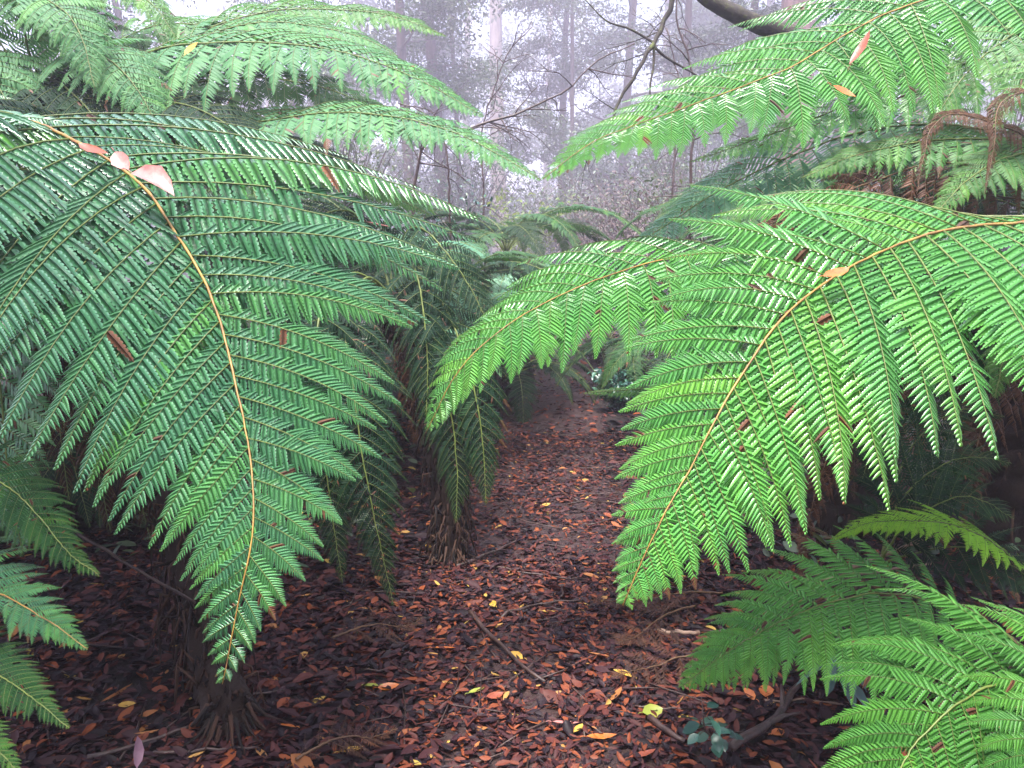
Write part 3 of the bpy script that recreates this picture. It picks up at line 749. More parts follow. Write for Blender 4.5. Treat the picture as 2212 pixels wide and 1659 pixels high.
def shrub(label, g, h, wd, n, ln, mat, seed, name="shrub", cat="shrub", group=None, hwr=0.25):
    r = np.random.default_rng(seed)
    s = thing(name, label, cat, group)
    lf, st = Acc(), Acc()
    for k in range(max(5, n // 40)):
        az = r.uniform(0, 2 * pi); e = g + np.array([cos(az) * wd * r.uniform(0.2, 1), sin(az) * wd * r.uniform(0.2, 1), h * r.uniform(0.5, 1)])
        m = (g + e) / 2 + [0, 0, 0.12 * h]
        C, _ = spline([g, m, e], 10); tube(st, C, np.linspace(0.006, 0.0015, 10) * h, 5)
        nn = int(1.8 * n) // max(5, n // 40)
        i = r.integers(3, 10, nn)
        c = C[i] + r.normal(0, 0.12 * wd, (nn, 3))
        l = ln * r.uniform(0.6, 1.2, nn)
        leaves_on(lf, c, r.uniform(0, 2 * pi, nn), l, l * hwr, r.normal(-0.4, 0.4, nn), r.normal(0, 0.5, nn), r.normal(-0.2, 0.2, nn), np.full(nn, 0.3), r.random(nn))
    lf.obj("foliage", mat, s); st.obj("stem", M_TWIG, s)
    place(s, g)
    return s
shrub("low dark green bush at the right edge of the path beyond the arching frond", G(1335, 890), 0.42, 0.32, 500, 0.075, M_SHRUB, 31)

# ================================================================== fallen wood and leaves
def stick(label, a, b, r0, r1, mat, bow=0.03, name="fallen_stick", lift=0.02, forks=0, seed=0):
    r = np.random.default_rng(seed)
    a, b = np.asarray(a, float), np.asarray(b, float)
    L = np.linalg.norm(b - a)
    k = np.linspace(0, 1, 9)
    pts = a[None] + (b - a)[None] * k[:, None]
    sidev = unit(np.cross(b - a, [0, 0, 1.0]))
    pts = pts + sidev[None] * (np.sin(k * pi) * bow * L + r.normal(0, 0.006, 9))[:, None]
    if lift is not None:
        pts[:, 2] = gh(pts[:, 0], pts[:, 1]) + lift + r0
    acc = Acc()
    tube(acc, pts, np.linspace(r0, r1, 9), 7, 0, 0.5, rough=0.12)
    for f in range(forks):
        i = 3 + 2 * f
        e = pts[i] + unit(b - a) * L * 0.25 + sidev * L * 0.12 * (-1) ** f + [0, 0, 0.01]
        tube(acc, [pts[i], (pts[i] + e) / 2 + [0, 0, 0.01], e], [r1 * 1.1, r1 * 0.8, r1 * 0.4], 5)
    o = acc.obj(name, mat)
    tag(o, label, "stick", "fallen sticks on the forest floor")
    recentre(o, pts[0])
    return o
GS = [
    ("straight dark wet stick lying across the litter in the middle of the path", (1015, 1335), (1175, 1490), 0.010, 0.006, M_TWIG, 0.02, 0),
    ("dark forked stick near the shaggy trunk, half buried in the litter", (985, 1235), (1120, 1175), 0.009, 0.005, M_TWIG, 0.05, 1),
    ("thin reddish stick lying level just beyond the yellow leaf on the path", (1010, 1225), (1240, 1262), 0.006, 0.003, M_TWIG, 0.03, 0),
    ("bent dark twig crossing the path beside the yellow leaf", (1080, 1345), (1260, 1310), 0.007, 0.004, M_TWIG, -0.1, 1),
    ("pale broken stick pointing out from under the low green fern", (1420, 1378), (1510, 1384), 0.011, 0.008, M_TWIGP, 0.02, 0),
    ("forked root like branch beneath the low green fern tip", (1580, 1640), (1720, 1500), 0.016, 0.010, M_TWIG, 0.06, 2),
    ("long thin pale rod lying level beneath the low green fern", (1650, 1525), (1990, 1522), 0.005, 0.003, M_TWIGP, 0.01, 0),
    ("long grey rod slanting through the shade at the bottom left", (190, 1655), (485, 1558), 0.008, 0.004, M_TWIG, 0.03, 0),
    ("short rod lying level at the bottom left under the longer slanting one", (330, 1648), (560, 1628), 0.006, 0.004, M_TWIG, 0.02, 0),
    ("thin stick lying level at the bottom beside the sapling", (1370, 1540), (1500, 1545), 0.004, 0.003, M_TWIG, 0.02, 0),
    ("dark thick stick at the bottom right among orange leaves", (1400, 1570), (1480, 1620), 0.012, 0.008, M_TWIG, 0.04, 0),
]
for i, (lb, a, b, r0, r1, mt, bow, fk) in enumerate(GS):
    stick(lb, G(*a), G(*b), r0, r1, mt, bow, forks=fk, seed=i)
o = stick("thin dead rod leaning down from the left edge to the shaggy trunk", P(120, 1120, 2.6), P(425, 1300, 2.55), 0.006, 0.004, M_TWIG, 0.02, lift=None, seed=31)
o = stick("bleached forked stem leaning under the lime frond on the right", P(1840, 1225, 2.75), P(2080, 1130, 2.6), 0.008, 0.005, M_TWIGP, 0.03, lift=None, forks=1, seed=32)
o = stick("long pale stem lying behind the low fern under the bright right frond", P(1690, 1260, 2.9), P(2010, 1215, 2.8), 0.007, 0.004, M_TWIGP, 0.03, lift=None, seed=33)

def litter_leaf_mat(name, c, c2):
    return noise_mat(name, [(0.3, c), (0.7, c2)], scale=30, rough=0.4, bump=0.1)
M_LY = litter_leaf_mat("fallen_leaf_yellow", (0.30, 0.15, 0.02), (0.46, 0.30, 0.05))
M_LO = litter_leaf_mat("fallen_leaf_orange", (0.26, 0.06, 0.012), (0.42, 0.13, 0.02))
M_LR = litter_leaf_mat("fallen_leaf_rust", (0.14, 0.03, 0.014), (0.24, 0.06, 0.025))
M_LP = litter_leaf_mat("fallen_leaf_pink", (0.26, 0.075, 0.07), (0.42, 0.20, 0.18))
M_LG = litter_leaf_mat("fallen_leaf_green", (0.14, 0.18, 0.025), (0.26, 0.26, 0.04))
M_LL = litter_leaf_mat("fallen_leaf_lilac", (0.17, 0.09, 0.13), (0.28, 0.18, 0.22))
def leaf_thing(label, c, az, ln, hwr, mat, tilt=0.05, roll=0.1, bend=0.3, cup=0.4, group="bright fallen leaves on the litter"):
    acc = Acc()
    c = np.asarray(c, float)
    leaves_on(acc, c[None], np.array([az]), np.array([ln]), np.array([ln * hwr]), np.array([tilt]), np.array([roll]), np.array([bend]), np.array([cup]), np.array([0.5]))
    # thickness and stalk
    k = np.linspace(0, 1, 4)[:, None]
    X = np.array([cos(az) * cos(tilt), sin(az) * cos(tilt), sin(tilt)])
    s0 = c - X * ln * 0.5 + np.array([0, 0, bend * 0.7 * 0.25 * ln])
    tube(acc, s0 + (-X * ln * 0.22 * k) + np.array([0, 0, 0.004]) * np.sin(k * 3), 0.0013, 4)
    o = acc.obj("fallen_leaf", mat)
    tag(o, label, "leaf", group)
    recentre(o, c)
    return o
FL = [
    ("large yellow fallen leaf standing out near the middle of the path", 1065, 1317, 1.9, 0.10, 0.22, M_LY),
    ("round yellow leaf beside the foot of the shaggy thin trunk", 925, 1192, 1.6, 0.075, 0.3, M_LY),
    ("orange leaf lying right behind the shaggy thin trunk", 930, 1140, 1.2, 0.10, 0.25, M_LO),
    ("long orange leaf on the dark litter left of the straight stick", 960, 1415, 0.1, 0.12, 0.16, M_LO),
    ("curled orange leaf at the shade's edge beside a green leaf", 840, 1500, 0.2, 0.10, 0.22, M_LO),
    ("pale green leaf touching the curled orange leaf", 800, 1497, 2.9, 0.09, 0.2, M_LG),
    ("yellow green pointed leaf low on the path beside a round tan one", 1030, 1508, 0.6, 0.09, 0.2, M_LG),
    ("orange pointed leaf left of the yellow green pointed one", 985, 1515, 0.8, 0.08, 0.2, M_LO),
    ("rust red leaf right of the yellow green pointed one", 1070, 1520, 0.5, 0.09, 0.24, M_LR),
    ("yellow leaf near the dark thick stick at the bottom", 1250, 1590, 0.9, 0.07, 0.22, M_LY),
    ("long pale pink leaf lying level near the bottom right", 1222, 1580, 0.1, 0.12, 0.16, M_LP),
    ("broad green leaf lying flat near the right path edge", 1410, 1555, 0.3, 0.10, 0.36, M_LG),
    ("yellow and orange leaf beside the low green fern tip", 1345, 1470, 2.6, 0.10, 0.26, M_LY),
    ("orange leaf curled upright under the low green fern", 1655, 1510, 1.3, 0.12, 0.28, M_LO),
    ("orange leaf fallen left of the leaf under the low fern", 1620, 1515, 1.8, 0.10, 0.2, M_LO),
    ("small orange leaf right of the sapling in the litter", 1680, 1600, 0.5, 0.08, 0.25, M_LO),
    ("long orange leaf in a row along the bottom edge", 1300, 1610, 0.1, 0.13, 0.16, M_LO),
    ("rust leaf along the bottom edge left of the sapling", 1390, 1650, 0.3, 0.12, 0.2, M_LR),
    ("bright orange leaf in the deep shade at lower left", 620, 1585, 2.8, 0.09, 0.18, M_LO),
    ("faint yellow leaf in the deep shade at lower left corner", 275, 1540, 0.1, 0.08, 0.25, M_LY),
    ("yellow leaf cut by the bottom edge left of centre", 760, 1640, 0.5, 0.10, 0.24, M_LY),
    ("tan leaf with rolled edges in the litter below the long orange leaf", 1115, 1430, 2.4, 0.10, 0.22, M_LY),
    ("small yellow leaf far up the path", 1180, 1100, 0.4, 0.08, 0.25, M_LY),
    ("yellow leaf lying flat beside the right hand side of the straight stick", 1185, 1335, 0.0, 0.08, 0.2, M_LY),
]
for i, (lb, px, py, az, ln, hw_, mt) in enumerate(FL):
    q = G(px, py)
    leaf_thing(lb, q + [0, 0, 0.026], az, ln * 0.75, hw_, mt, tilt=0.1 * ((i * 7) % 5 - 2) / 2, roll=0.12 * ((i * 5) % 7 - 3), bend=0.25 + 0.1 * (i % 3))
leaf_thing("lilac brown leaf standing upright in the shade at the bottom left", P(298, 1622, 2.05), 1.2, 0.09, 0.16, M_LL, tilt=1.45, roll=1.2)
GFR = "fallen leaves caught on the ferns"
leaf_thing("large shiny pink leaf caught on the big left frond", P(332, 388, 2.18), -0.35, 0.17, 0.22, M_LP, tilt=-0.4, roll=0.6, bend=-0.4, cup=0.7, group=GFR)
leaf_thing("small curled pink leaf above the large one on the left frond", P(262, 352, 2.30), -0.6, 0.09, 0.3, M_LP, tilt=-0.7, roll=0.7, bend=0.4, group=GFR)
leaf_thing("dull brown pink leaf uppermost on the left frond's stalk", P(200, 326, 2.40), -0.3, 0.12, 0.16, M_LR, tilt=-0.3, roll=0.6, bend=0.3, group=GFR)
leaf_thing("orange pink leaf caught on the stalk of the bright right frond", P(1808, 592, 1.93), 0.35, 0.085, 0.2, M_LO, tilt=0.25, roll=0.5, group=GFR)
leaf_thing("narrow brown leaf caught on the uppermost right frond", P(1862, 105, 2.95), 0.3, 0.16, 0.12, M_LR, tilt=1.0, roll=0.4, group=GFR)
leaf_thing("small orange leaf caught low on the uppermost right frond", P(1822, 200, 2.75), -0.3, 0.09, 0.22, M_LO, tilt=-0.5, roll=0.7, group=GFR)
leaf_thing("cream leaf caught on the misty left fern's long frond", P(415, 107, 4.4), 0.4, 0.11, 0.3, M_LY, tilt=0.8, roll=0.6, group=GFR)
leaf_thing("brown leaf on the crest of the lower misty left frond", P(1010, 297, 3.6), 0.0, 0.05, 0.2, M_LR, tilt=0.1, group=GFR)
leaf_thing("brown leaf behind the tip of the big left frond's long leaflet", P(815, 487, 2.6), -0.2, 0.09, 0.16, M_LR, tilt=-0.2, group=GFR)

# dead fronds lying on the ground
def ground_frond(label, px, seed, plen=0.18):
    pts = [G(*p) for p in px]
    pts = [q + [0, 0, 0.045 + 0.02 * (k % 2)] for k, q in enumerate(pts)]
    acc, st = frond_geo(pts, nhint=(0.1, -0.1, 1), plen=plen, npin=18, bare=0.1, lod=1, droop=0.12, fold=0.5, ragged=0.15, seed=seed, rr=0.005, wave=2.2)
    root = thing("dead_fern_frond", label, "dead frond", "dead brown fronds lying on the ground")
    o = acc.obj("blade", [M_DEADG, M_STALKD, M_DEAD], root)
    st.obj("rachis", M_STALKD, root)
    place(root, pts[0])
ground_frond("brown dead frond lying on the path edge below the bright right frond's tip", [(1560, 1300), (1470, 1310), (1380, 1318), (1270, 1330)], 201, 0.22)
ground_frond("dead frond curling over the litter just beneath that tip", [(1500, 1330), (1440, 1355), (1380, 1395), (1330, 1425)], 202, 0.2)
ground_frond("dead frond flattened in front of the low green fern", [(1560, 1440), (1480, 1450), (1400, 1470), (1320, 1500)], 203, 0.2)
ground_frond("dead frond in the half shade left of the path", [(720, 1400), (800, 1385), (870, 1375), (915, 1365)], 204, 0.16)
ground_frond("orange brown frond cut by the bottom edge", [(640, 1670), (720, 1640), (800, 1625), (860, 1615)], 205, 0.12)
ground_frond("dark dead frond under the right hand fern skirt", [(1900, 1290), (1800, 1275), (1700, 1270), (1610, 1290)], 206, 0.22)

# ================================================================== MIDDLE DISTANCE FERNS
template("mid_a", M_SHADED, pts=arch_pts(2.1, 50, -50), plen=0.42, npin=24, bare=0.14, lod=1, droop=0.55, seed=301, rr=0.011)
template("mid_b", M_SHADED, pts=arch_pts(1.8, 65, -65, side=0.5), plen=0.38, npin=22, bare=0.14, lod=1, droop=0.7, seed=302, rr=0.010)
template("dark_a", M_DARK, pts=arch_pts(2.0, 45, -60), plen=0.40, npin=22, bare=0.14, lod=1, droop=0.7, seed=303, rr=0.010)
template("blue_a", M_BLUE, pts=arch_pts(1.7, 55, -60), plen=0.36, npin=22, bare=0.14, lod=1, droop=0.7, seed=304, rr=0.010)
template("dead_a", M_DEAD, pts=arch_pts(1.2, -35, -95), plen=0.26, npin=18, bare=0.12, lod=1, droop=1.2, ragged=0.2, fold=0.6, seed=306, rr=0.008)
def far_fern(label, x, y, h, n, keys, scale, seed, dead=4, group="tree ferns farther along the path", tr=0.12):
    r = np.random.default_rng(seed)
    root = tree_fern(label, group)
    g = np.array([x, y, float(gh(x, y))])
    top = np.array([x + r.normal(0, 0.08), y, g[2] + h])
    fern_trunk(root, [g - [0, 0, 0.05], (g + top) / 2 + [r.normal(0, 0.05), 0, 0], top], tr * 1.1, tr, 110, seed)
    for k in range(n):
        add_copy(keys[k % len(keys)], root, top, 2 * pi * k / n + r.normal(0, 0.14), tilt=r.normal(0, 0.14), roll=r.normal(0, 0.15), scale=scale * r.uniform(0.82, 1.12))
    for k in range(dead):
        add_copy("dead_a", root, top - [0, 0, 0.06], r.uniform(0, 2 * pi), scale=scale * min(1.0, h / 1.3), name="dead_frond")
    place(root, g)
def XY(px, d): return (px - CX) / FPX * d, d * cos(PITCH)
far = [
    ("dark tree fern with a brown dead skirt where the path bends", *XY(1050, 7.2), 0.95, 13, ["dark_a", "blue_a"], 0.62, 401, 9),
    ("green tree fern standing up behind the brown skirted fern where the path bends", *XY(1090, 9.5), 1.55, 13, ["mid_a", "dark_a", "mid_b"], 0.95, 402, 4),
    ("blue green tree fern left of the path, between the misty fern and the bend", *XY(880, 7.5), 1.25, 13, ["blue_a", "dark_a"], 0.8, 403, 4),
    ("green tree fern under the long low frond of the misty fern", *XY(640, 6.6), 1.2, 13, ["mid_b", "dark_a"], 0.85, 404, 4),
    ("green tree fern beyond the path on the right, tips showing under the uppermost right frond", *XY(1640, 7.0), 1.6, 13, ["mid_a", "mid_b"], 0.85, 405, 3),
    ("pale distant tree fern right at the end of the path", *XY(1170, 12.0), 1.1, 12, ["mid_a", "blue_a"], 0.8, 406, 3),
    ("dark tree fern in the gloom behind the big left frond", *XY(420, 4.6), 0.9, 12, ["dark_a", "mid_b"], 0.75, 407, 4),
    ("low dark fern filling the gloom between the big left fern and the low one", *XY(110, 4.0), 0.5, 12, ["dark_a"], 0.6, 423, 3),  # put in to darken a pale gap beside the big frond
    ("low dark fern filling the gloom behind the big left frond's trunk", *XY(300, 3.9), 0.35, 11, ["dark_a"], 0.5, 424, 2),  # likewise added for darkness behind the trunk
    ("shaded tree fern at far left behind the low fern", *XY(-150, 4.2), 0.8, 12, ["dark_a"], 0.8, 408, 4),
    ("low dark tree fern behind the right fern's trunk", *XY(2150, 4.6), 0.9, 12, ["dark_a", "mid_b"], 0.8, 409, 5),
    ("distant tree fern on the far left seen through the mist", *XY(260, 8.5), 2.3, 13, ["mid_a", "mid_b"], 0.9, 410, 3),
    ("dark tree fern closing the end of the path, left of its last visible stretch", *XY(1110, 10.5), 0.7, 13, ["dark_a", "mid_b"], 0.8, 412, 5),
    ("low dark tree fern closing the end of the path under the right arching frond", *XY(1300, 11.0), 0.35, 12, ["dark_a", "mid_b"], 0.7, 413, 2),
    ("dark green tree fern between the misty fern and the thin shaggy trunk", *XY(760, 5.4), 1.0, 13, ["dark_a", "mid_b"], 0.8, 414, 6),
    ("crowded dark tree fern just behind the thin shaggy trunk", *XY(930, 5.8), 0.75, 13, ["dark_a", "blue_a"], 0.7, 415, 6),
    ("shaded tree fern behind the long low frond of the misty fern", *XY(520, 7.5), 1.7, 13, ["dark_a", "mid_a"], 0.9, 416, 4),
    ("green tree fern at the right of the path behind the arching frond", *XY(1480, 6.2), 0.6, 12, ["dark_a", "mid_b"], 0.7, 417, 4),
    ("tree fern on the right, far behind the bluish frond", *XY(1780, 7.5), 1.4, 13, ["dark_a", "mid_a"], 0.9, 418, 5),
    ("dark tree fern with drooping crown crowding the left side of the bend", *XY(1000, 6.6), 1.15, 14, ["dark_a", "mid_b", "dark_a"], 0.8, 419, 6),
    ("dark tree fern half hidden behind the bend's brown skirted fern", *XY(1130, 8.6), 1.0, 13, ["dark_a", "blue_a"], 0.85, 420, 5),
    ("low dark fern pinching the path on its right beyond the arching frond", *XY(1350, 8.8), 0.3, 12, ["dark_a", "mid_b"], 0.6, 421, 0),
    ("low dark fern pinching the path on its left beyond the shaggy trunk", *XY(1075, 7.9), 0.3, 12, ["dark_a"], 0.6, 422, 0),
    ("distant tree fern behind the right hand trunks", *XY(1980, 8.0), 1.9, 13, ["mid_a", "dark_a"], 0.9, 411, 3),
]
for a in far: far_fern(*a)

# the rest of the big crowns, leading away from the path
def more_fronds(root, crown, azs, keys, scale=1.0, seed=0):
    r = np.random.default_rng(seed)
    loc = crown - np.array(root.location)
    for k, a in enumerate(azs):
        add_copy(keys[k % len(keys)], root, loc, radians(a), tilt=r.normal(0, 0.12), roll=r.normal(0, 0.12), scale=scale * r.uniform(0.9, 1.1))
more_fronds(A, P(-150, 330, 3.05), (100, 140, 180, 215, 245, 270, 290), ["dark_a", "mid_a"], 1.0, 1)
more_fronds(R_, P(*cR), (80, 45, 10, -30, -60, -85), ["mid_a", "dark_a"], 1.0, 2)
more_fronds(C_, P(*cC), (90, 120, 150, 180, 210), ["mid_a", "blue_a"], 1.0, 3)

# ================================================================== FOREST
def leafcloud(acc, centres, radii, n, size, r, mat=0, drop=0.35):
    centres = np.asarray(centres, float); radii = np.asarray(radii, float)
    k = r.integers(0, len(centres), n)
    v = unit(r.normal(0, 1, (n, 3))) * (r.random(n) ** 0.45)[:, None]
    c = centres[k] + v * radii[k][:, None] * [1, 1, 0.6]
    az = r.uniform(0, 2 * pi, n); l = size * r.uniform(0.6, 1.3, n)
    tl = r.normal(-drop, 0.5, n)
    X = np.stack([np.cos(az) * np.cos(tl), np.sin(az) * np.cos(tl), np.sin(tl)], 1)
    Y = unit(np.cross(X, r.normal(0, 1, (n, 3)) + [0, 0, 1.2]))
    hw = l * 0.2
    V = np.stack([c, c + X * (l * 0.45)[:, None] + Y * hw[:, None], c + X * l[:, None], c + X * (l * 0.45)[:, None] - Y * hw[:, None]], 1)
    F = (np.array([(0, 1, 2), (0, 2, 3)])[None] + (np.arange(n) * 4)[:, None, None]).reshape(-1, 3)
    acc.add(V.reshape(-1, 3), F, mat, np.repeat(np.clip(r.normal(0.5, 0.22, n) + 0.15 * (k % 3 - 1), 0, 1), 4))

def limb_path(a, d, L, r, sag=0.0, n=7, wob=0.12):
    p = np.array(a, float); d = unit(np.array(d, float)); out = [p.copy()]
    for k in range(n - 1):
        d = unit(d + r.normal(0, wob, 3) + [0, 0, -sag])
        p = p + d * L / (n - 1); out.append(p.copy())
    return np.array(out)

def tree(label, x, y, h, r0, mat, seed, lean=(0, 0), crown_from=0.35, nl=7, leaves=2600, lsize=0.09, llen=1.8, leafm=None, name="tree", group="trees in the misty forest", top_r=0.45):
    r = np.random.default_rng(seed)
    root = thing(name, label, "tree", group)
    g = np.array([x, y, float(gh(x, y))])
    k = np.linspace(0, 1, 16)
    pts = g[None] + np.stack([lean[0] * k + 0.05 * h * 0.1 * np.sin(k * 5 + seed), lean[1] * k, h * k], 1)
    pts[0, 2] -= 0.1
    tr = Acc()
    rad = r0 * (1 - (1 - top_r) * k) * (1 + 0.35 * np.exp(-k * 18))
    tube(tr, pts, rad, 12, 0, 0.5, rough=0.05)
    cr = Acc(); cs, rs = [], []
    for i in range(nl):
        t = crown_from + (1 - crown_from) * (i + r.random()) / nl
        q = t * 15; i0 = int(min(q, 14)); b = pts[i0] * (1 - (q - i0)) + pts[i0 + 1] * (q - i0)
        az = r.uniform(0, 2 * pi)
        lp = limb_path(b, (cos(az), sin(az), r.uniform(0.1, 0.8)), llen * r.uniform(0.6, 1.2), r)
        tube(tr, lp, np.linspace(rad[i0] * 0.35, 0.008, 7), 6)
        for j in range(3):
            tw = limb_path(lp[3 + j], (r.normal(), r.normal(), r.uniform(-0.4, 0.5)), llen * 0.45, r, n=5)
            tube(tr, tw, np.linspace(max(0.012, rad[i0] * 0.1), 0.004, 5), 4)
            cs += [tw[2], tw[4]]; rs += [llen * 0.2, llen * 0.26]
        cs.append(lp[-1]); rs.append(llen * 0.28)
    tr.obj("trunk", mat, root)
    leafcloud(cr, cs, rs, leaves, lsize, r)
    cr.obj("crown", leafm or M_TREELEAF, root)
    place(root, g)
    return root
T = [
    # label, px, d, h, r, mat, lean, crown_from, nl, leaves, leafsize, llen
    ("pale straight trunk rising in the brightest mist above the path", 1088, 24, 15, 0.26, M_BARKP, (-0.4, 0), 0.55, 7, 2600, 0.12, 2.6),
    ("slim grey trunk left of the pale straight one, curving down behind the ferns", 985, 15, 11, 0.13, M_BARK, (-0.9, 0), 0.25, 10, 5200, 0.085, 1.7),
    ("thin dark pole trunk beside the slim grey one", 1002, 16.5, 9, 0.06, M_BARK, (-0.3, 0), 0.3, 7, 2600, 0.085, 1.3),
    ("thin trunk right of the pale straight one, low leaves around it", 1222, 17, 10, 0.055, M_BARK, (0.1, 0), 0.2, 9, 4800, 0.085, 1.5),
    ("dark twin trunked small tree at the end of the path", 1205, 19, 8, 0.12, M_BARK, (0.15, 0), 0.28, 9, 5200, 0.09, 1.8),
    ("broad leafy tree filling the mist right of the pale trunk", 1330, 20, 12, 0.14, M_BARK, (0.4, 0), 0.15, 14, 9000, 0.10, 2.4),
    ("thick reddish purple trunk at the top right behind the fronds", 1700, 11, 14, 0.27, M_BARKR, (-0.3, 0), 0.6, 6, 1500, 0.1, 2.0),
    ("second reddish trunk right of the thick purple one", 1800, 12.5, 14, 0.24, M_BARKR, (0.1, 0), 0.6, 6, 1500, 0.1, 2.0),
    ("bright rusty trunk at the top right above the fern", 1922, 9.5, 13, 0.13, M_BARKR, (0.0, 0), 0.6, 6, 1500, 0.1, 2.0),
    ("leafy dark tree in front of the thick purple trunk", 1560, 12, 9, 0.08, M_BARK, (0.4, 0), 0.2, 12, 7500, 0.075, 1.5),
    ("leafy tree with white glints right of the hanging branch", 1450, 15, 10, 0.09, M_BARK, (0.2, 0), 0.2, 12, 7500, 0.085, 1.7),
    ("dark leafy tree at the top left beside the misty fern's upper frond", 900, 13, 9, 0.10, M_BARK, (-0.2, 0), 0.25, 12, 8000, 0.08, 1.6),
    ("slanting thin tree at the top left above the misty fern", 420, 13, 9, 0.07, M_BARK, (-1.5, 0), 0.25, 10, 5000, 0.08, 1.6),
    ("tree at the top left corner behind the fern crown", 150, 12, 10, 0.12, M_BARK, (0.3, 0), 0.25, 12, 6500, 0.08, 1.8),
    ("leafy tree behind the upper frond, between the two leftmost trees", 650, 15, 10, 0.10, M_BARK, (0.2, 0), 0.22, 12, 7500, 0.085, 1.8),
    ("distant pale tree deep in the mist left of the pale trunk", 800, 28, 14, 0.2, M_BARKP, (0, 0), 0.2, 14, 8000, 0.13, 3.0),
    ("distant tree deep in the mist behind the broad leafy one", 1420, 30, 14, 0.2, M_BARKP, (0, 0), 0.15, 14, 9000, 0.13, 3.2),
    ("distant faint tree behind the slim grey trunk", 1010, 34, 14, 0.2, M_BARKP, (0.2, 0), 0.15, 14, 9000, 0.14, 3.4),
    ("faintest tree behind the pale trunk in the centre of the mist", 1180, 38, 14, 0.2, M_BARKP, (0, 0), 0.15, 14, 9000, 0.14, 3.6),
    ("distant tree in the mist behind the leafy tree with glints", 1620, 26, 14, 0.2, M_BARKP, (0, 0), 0.15, 14, 8000, 0.13, 3.0),
]
for i, (lb, px, d, h, r0, mt, ln, cf, nl, lv, ls, ll) in enumerate(T):
    k = 3.0 if d > 9 else 1
    x, y = XY(px, d * k)
    h, r0, ln, ls, ll = h * k * 0.85, r0 * k, (ln[0] * k, 0), ls * k, ll * k
    tree(lb, x, y, h, r0, mt, 500 + i, ln, cf, nl, int(lv * (2.6 if d < 22 else 0.9 if 950 < px < 1250 else 2.6)), ls * (1.0 if d < 22 else 1.5), ll)

for lb, x, y, h, r0, sd_ in (("unseen leafy tree added behind the viewer on the left to block sky light", -2.6, -3.2, 9, 0.12, 41),
                             ("unseen leafy tree added behind the viewer on the right to block sky light", 2.4, -4.0, 10, 0.13, 42),
                             ("unseen leafy tree added to the left of the viewer to block sky light", -5.2, 0.6, 9, 0.12, 43),
                             ("unseen leafy tree added to the right of the viewer to block sky light", 5.4, 0.2, 9, 0.12, 44)):
    tree(lb, x, y, h, r0, M_BARK, sd_, (0, 0), 0.12, 26, 9000, 0.22, 2.4, group="unseen light-blocking trees added round the viewer")  # out of view, added to keep low sky light off the ground

# mossy tree whose limb and drooping bare branches cross the top right
MT = thing("tree", "dark mossy tree at the top right, its limb and bare branches hanging across the mist", "tree", "trees in the misty forest")
acc = Acc()
base = P(1960, 500, 6.2); gM = np.array([base[0], base[1], float(gh(base[0], base[1]))])
C, _ = spline([gM - [0, 0, 0.1], P(1950, 560, 6.2), P(1900, 250, 6.15), P(1830, 130, 6.1)], 24)
tube(acc, C, np.linspace(0.14, 0.085, 24), 10, 0, 0.5, rough=0.08)
C, _ = spline([P(1830, 130, 6.1), P(1720, 82, 6.0), P(1640, 52, 5.95), P(1570, 22, 5.9), P(1500, -30, 5.9), P(1440, -120, 5.9), P(1400, -260, 5.9)], 40)
tube(acc, C, np.linspace(0.085, 0.04, 40), 9, 0, 0.5, rough=0.1)
acc.obj("trunk", M_MOSSY, MT)
def bare(pts, r0, r1, n=24):
    a = Acc(); C, _ = spline([P(*p) for p in pts], n)
    C = C + rng.normal(0, 0.006, C.shape)
    tube(a, C, np.linspace(r0, r1, n), 6, 0, 0.5, rough=0.12)
    return a, C
rb = np.random.default_rng(77)
def twigs(a, C, n, L, r0):
    for k in range(n):
        i = rb.integers(3, len(C) - 1)
        d = unit(C[i] - C[i - 1]) * 0.7 + rb.normal(0, 0.7, 3)
        lp = limb_path(C[i], d, L * rb.uniform(0.5, 1.2), rb, sag=0.08, n=6, wob=0.2)
        tube(a, lp, np.linspace(r0, r0 * 0.3, 6), 4)
        for m in range(2):
            lp2 = limb_path(lp[2 + m], unit(lp[3] - lp[2]) + rb.normal(0, 0.7, 3), L * 0.4, rb, sag=0.05, n=4, wob=0.2)
            tube(a, lp2, np.linspace(r0 * 0.5, r0 * 0.2, 4), 3)
a, C = bare([(1440, -120, 5.9), (1452, 0, 5.9), (1435, 45, 5.9), (1410, 95, 5.85), (1375, 160, 5.8), (1335, 220, 5.8), (1318, 268, 5.75), (1285, 296, 5.75), (1240, 335, 5.7)], 0.026, 0.007)
tube(a, spline([P(1412, 92, 5.85), P(1412, 140, 5.85), P(1404, 190, 5.8), P(1408, 245, 5.8)], 12)[0], np.linspace(0.012, 0.004, 12), 5)
tube(a, spline([P(1412, 92, 5.85), P(1360, 62, 5.9), P(1310, 45, 5.95), P(1260, -5, 6.0)], 12)[0], np.linspace(0.011, 0.004, 12), 5)
tube(a, spline([P(1412, 100, 5.85), P(1440, 125, 5.9), P(1500, 160, 5.95), P(1560, 200, 6.0)], 12)[0], np.linspace(0.012, 0.004, 12), 5)
twigs(a, C, 9, 0.5, 0.005)
a.obj("branch", M_MOSSY, MT)
place(MT, gM)
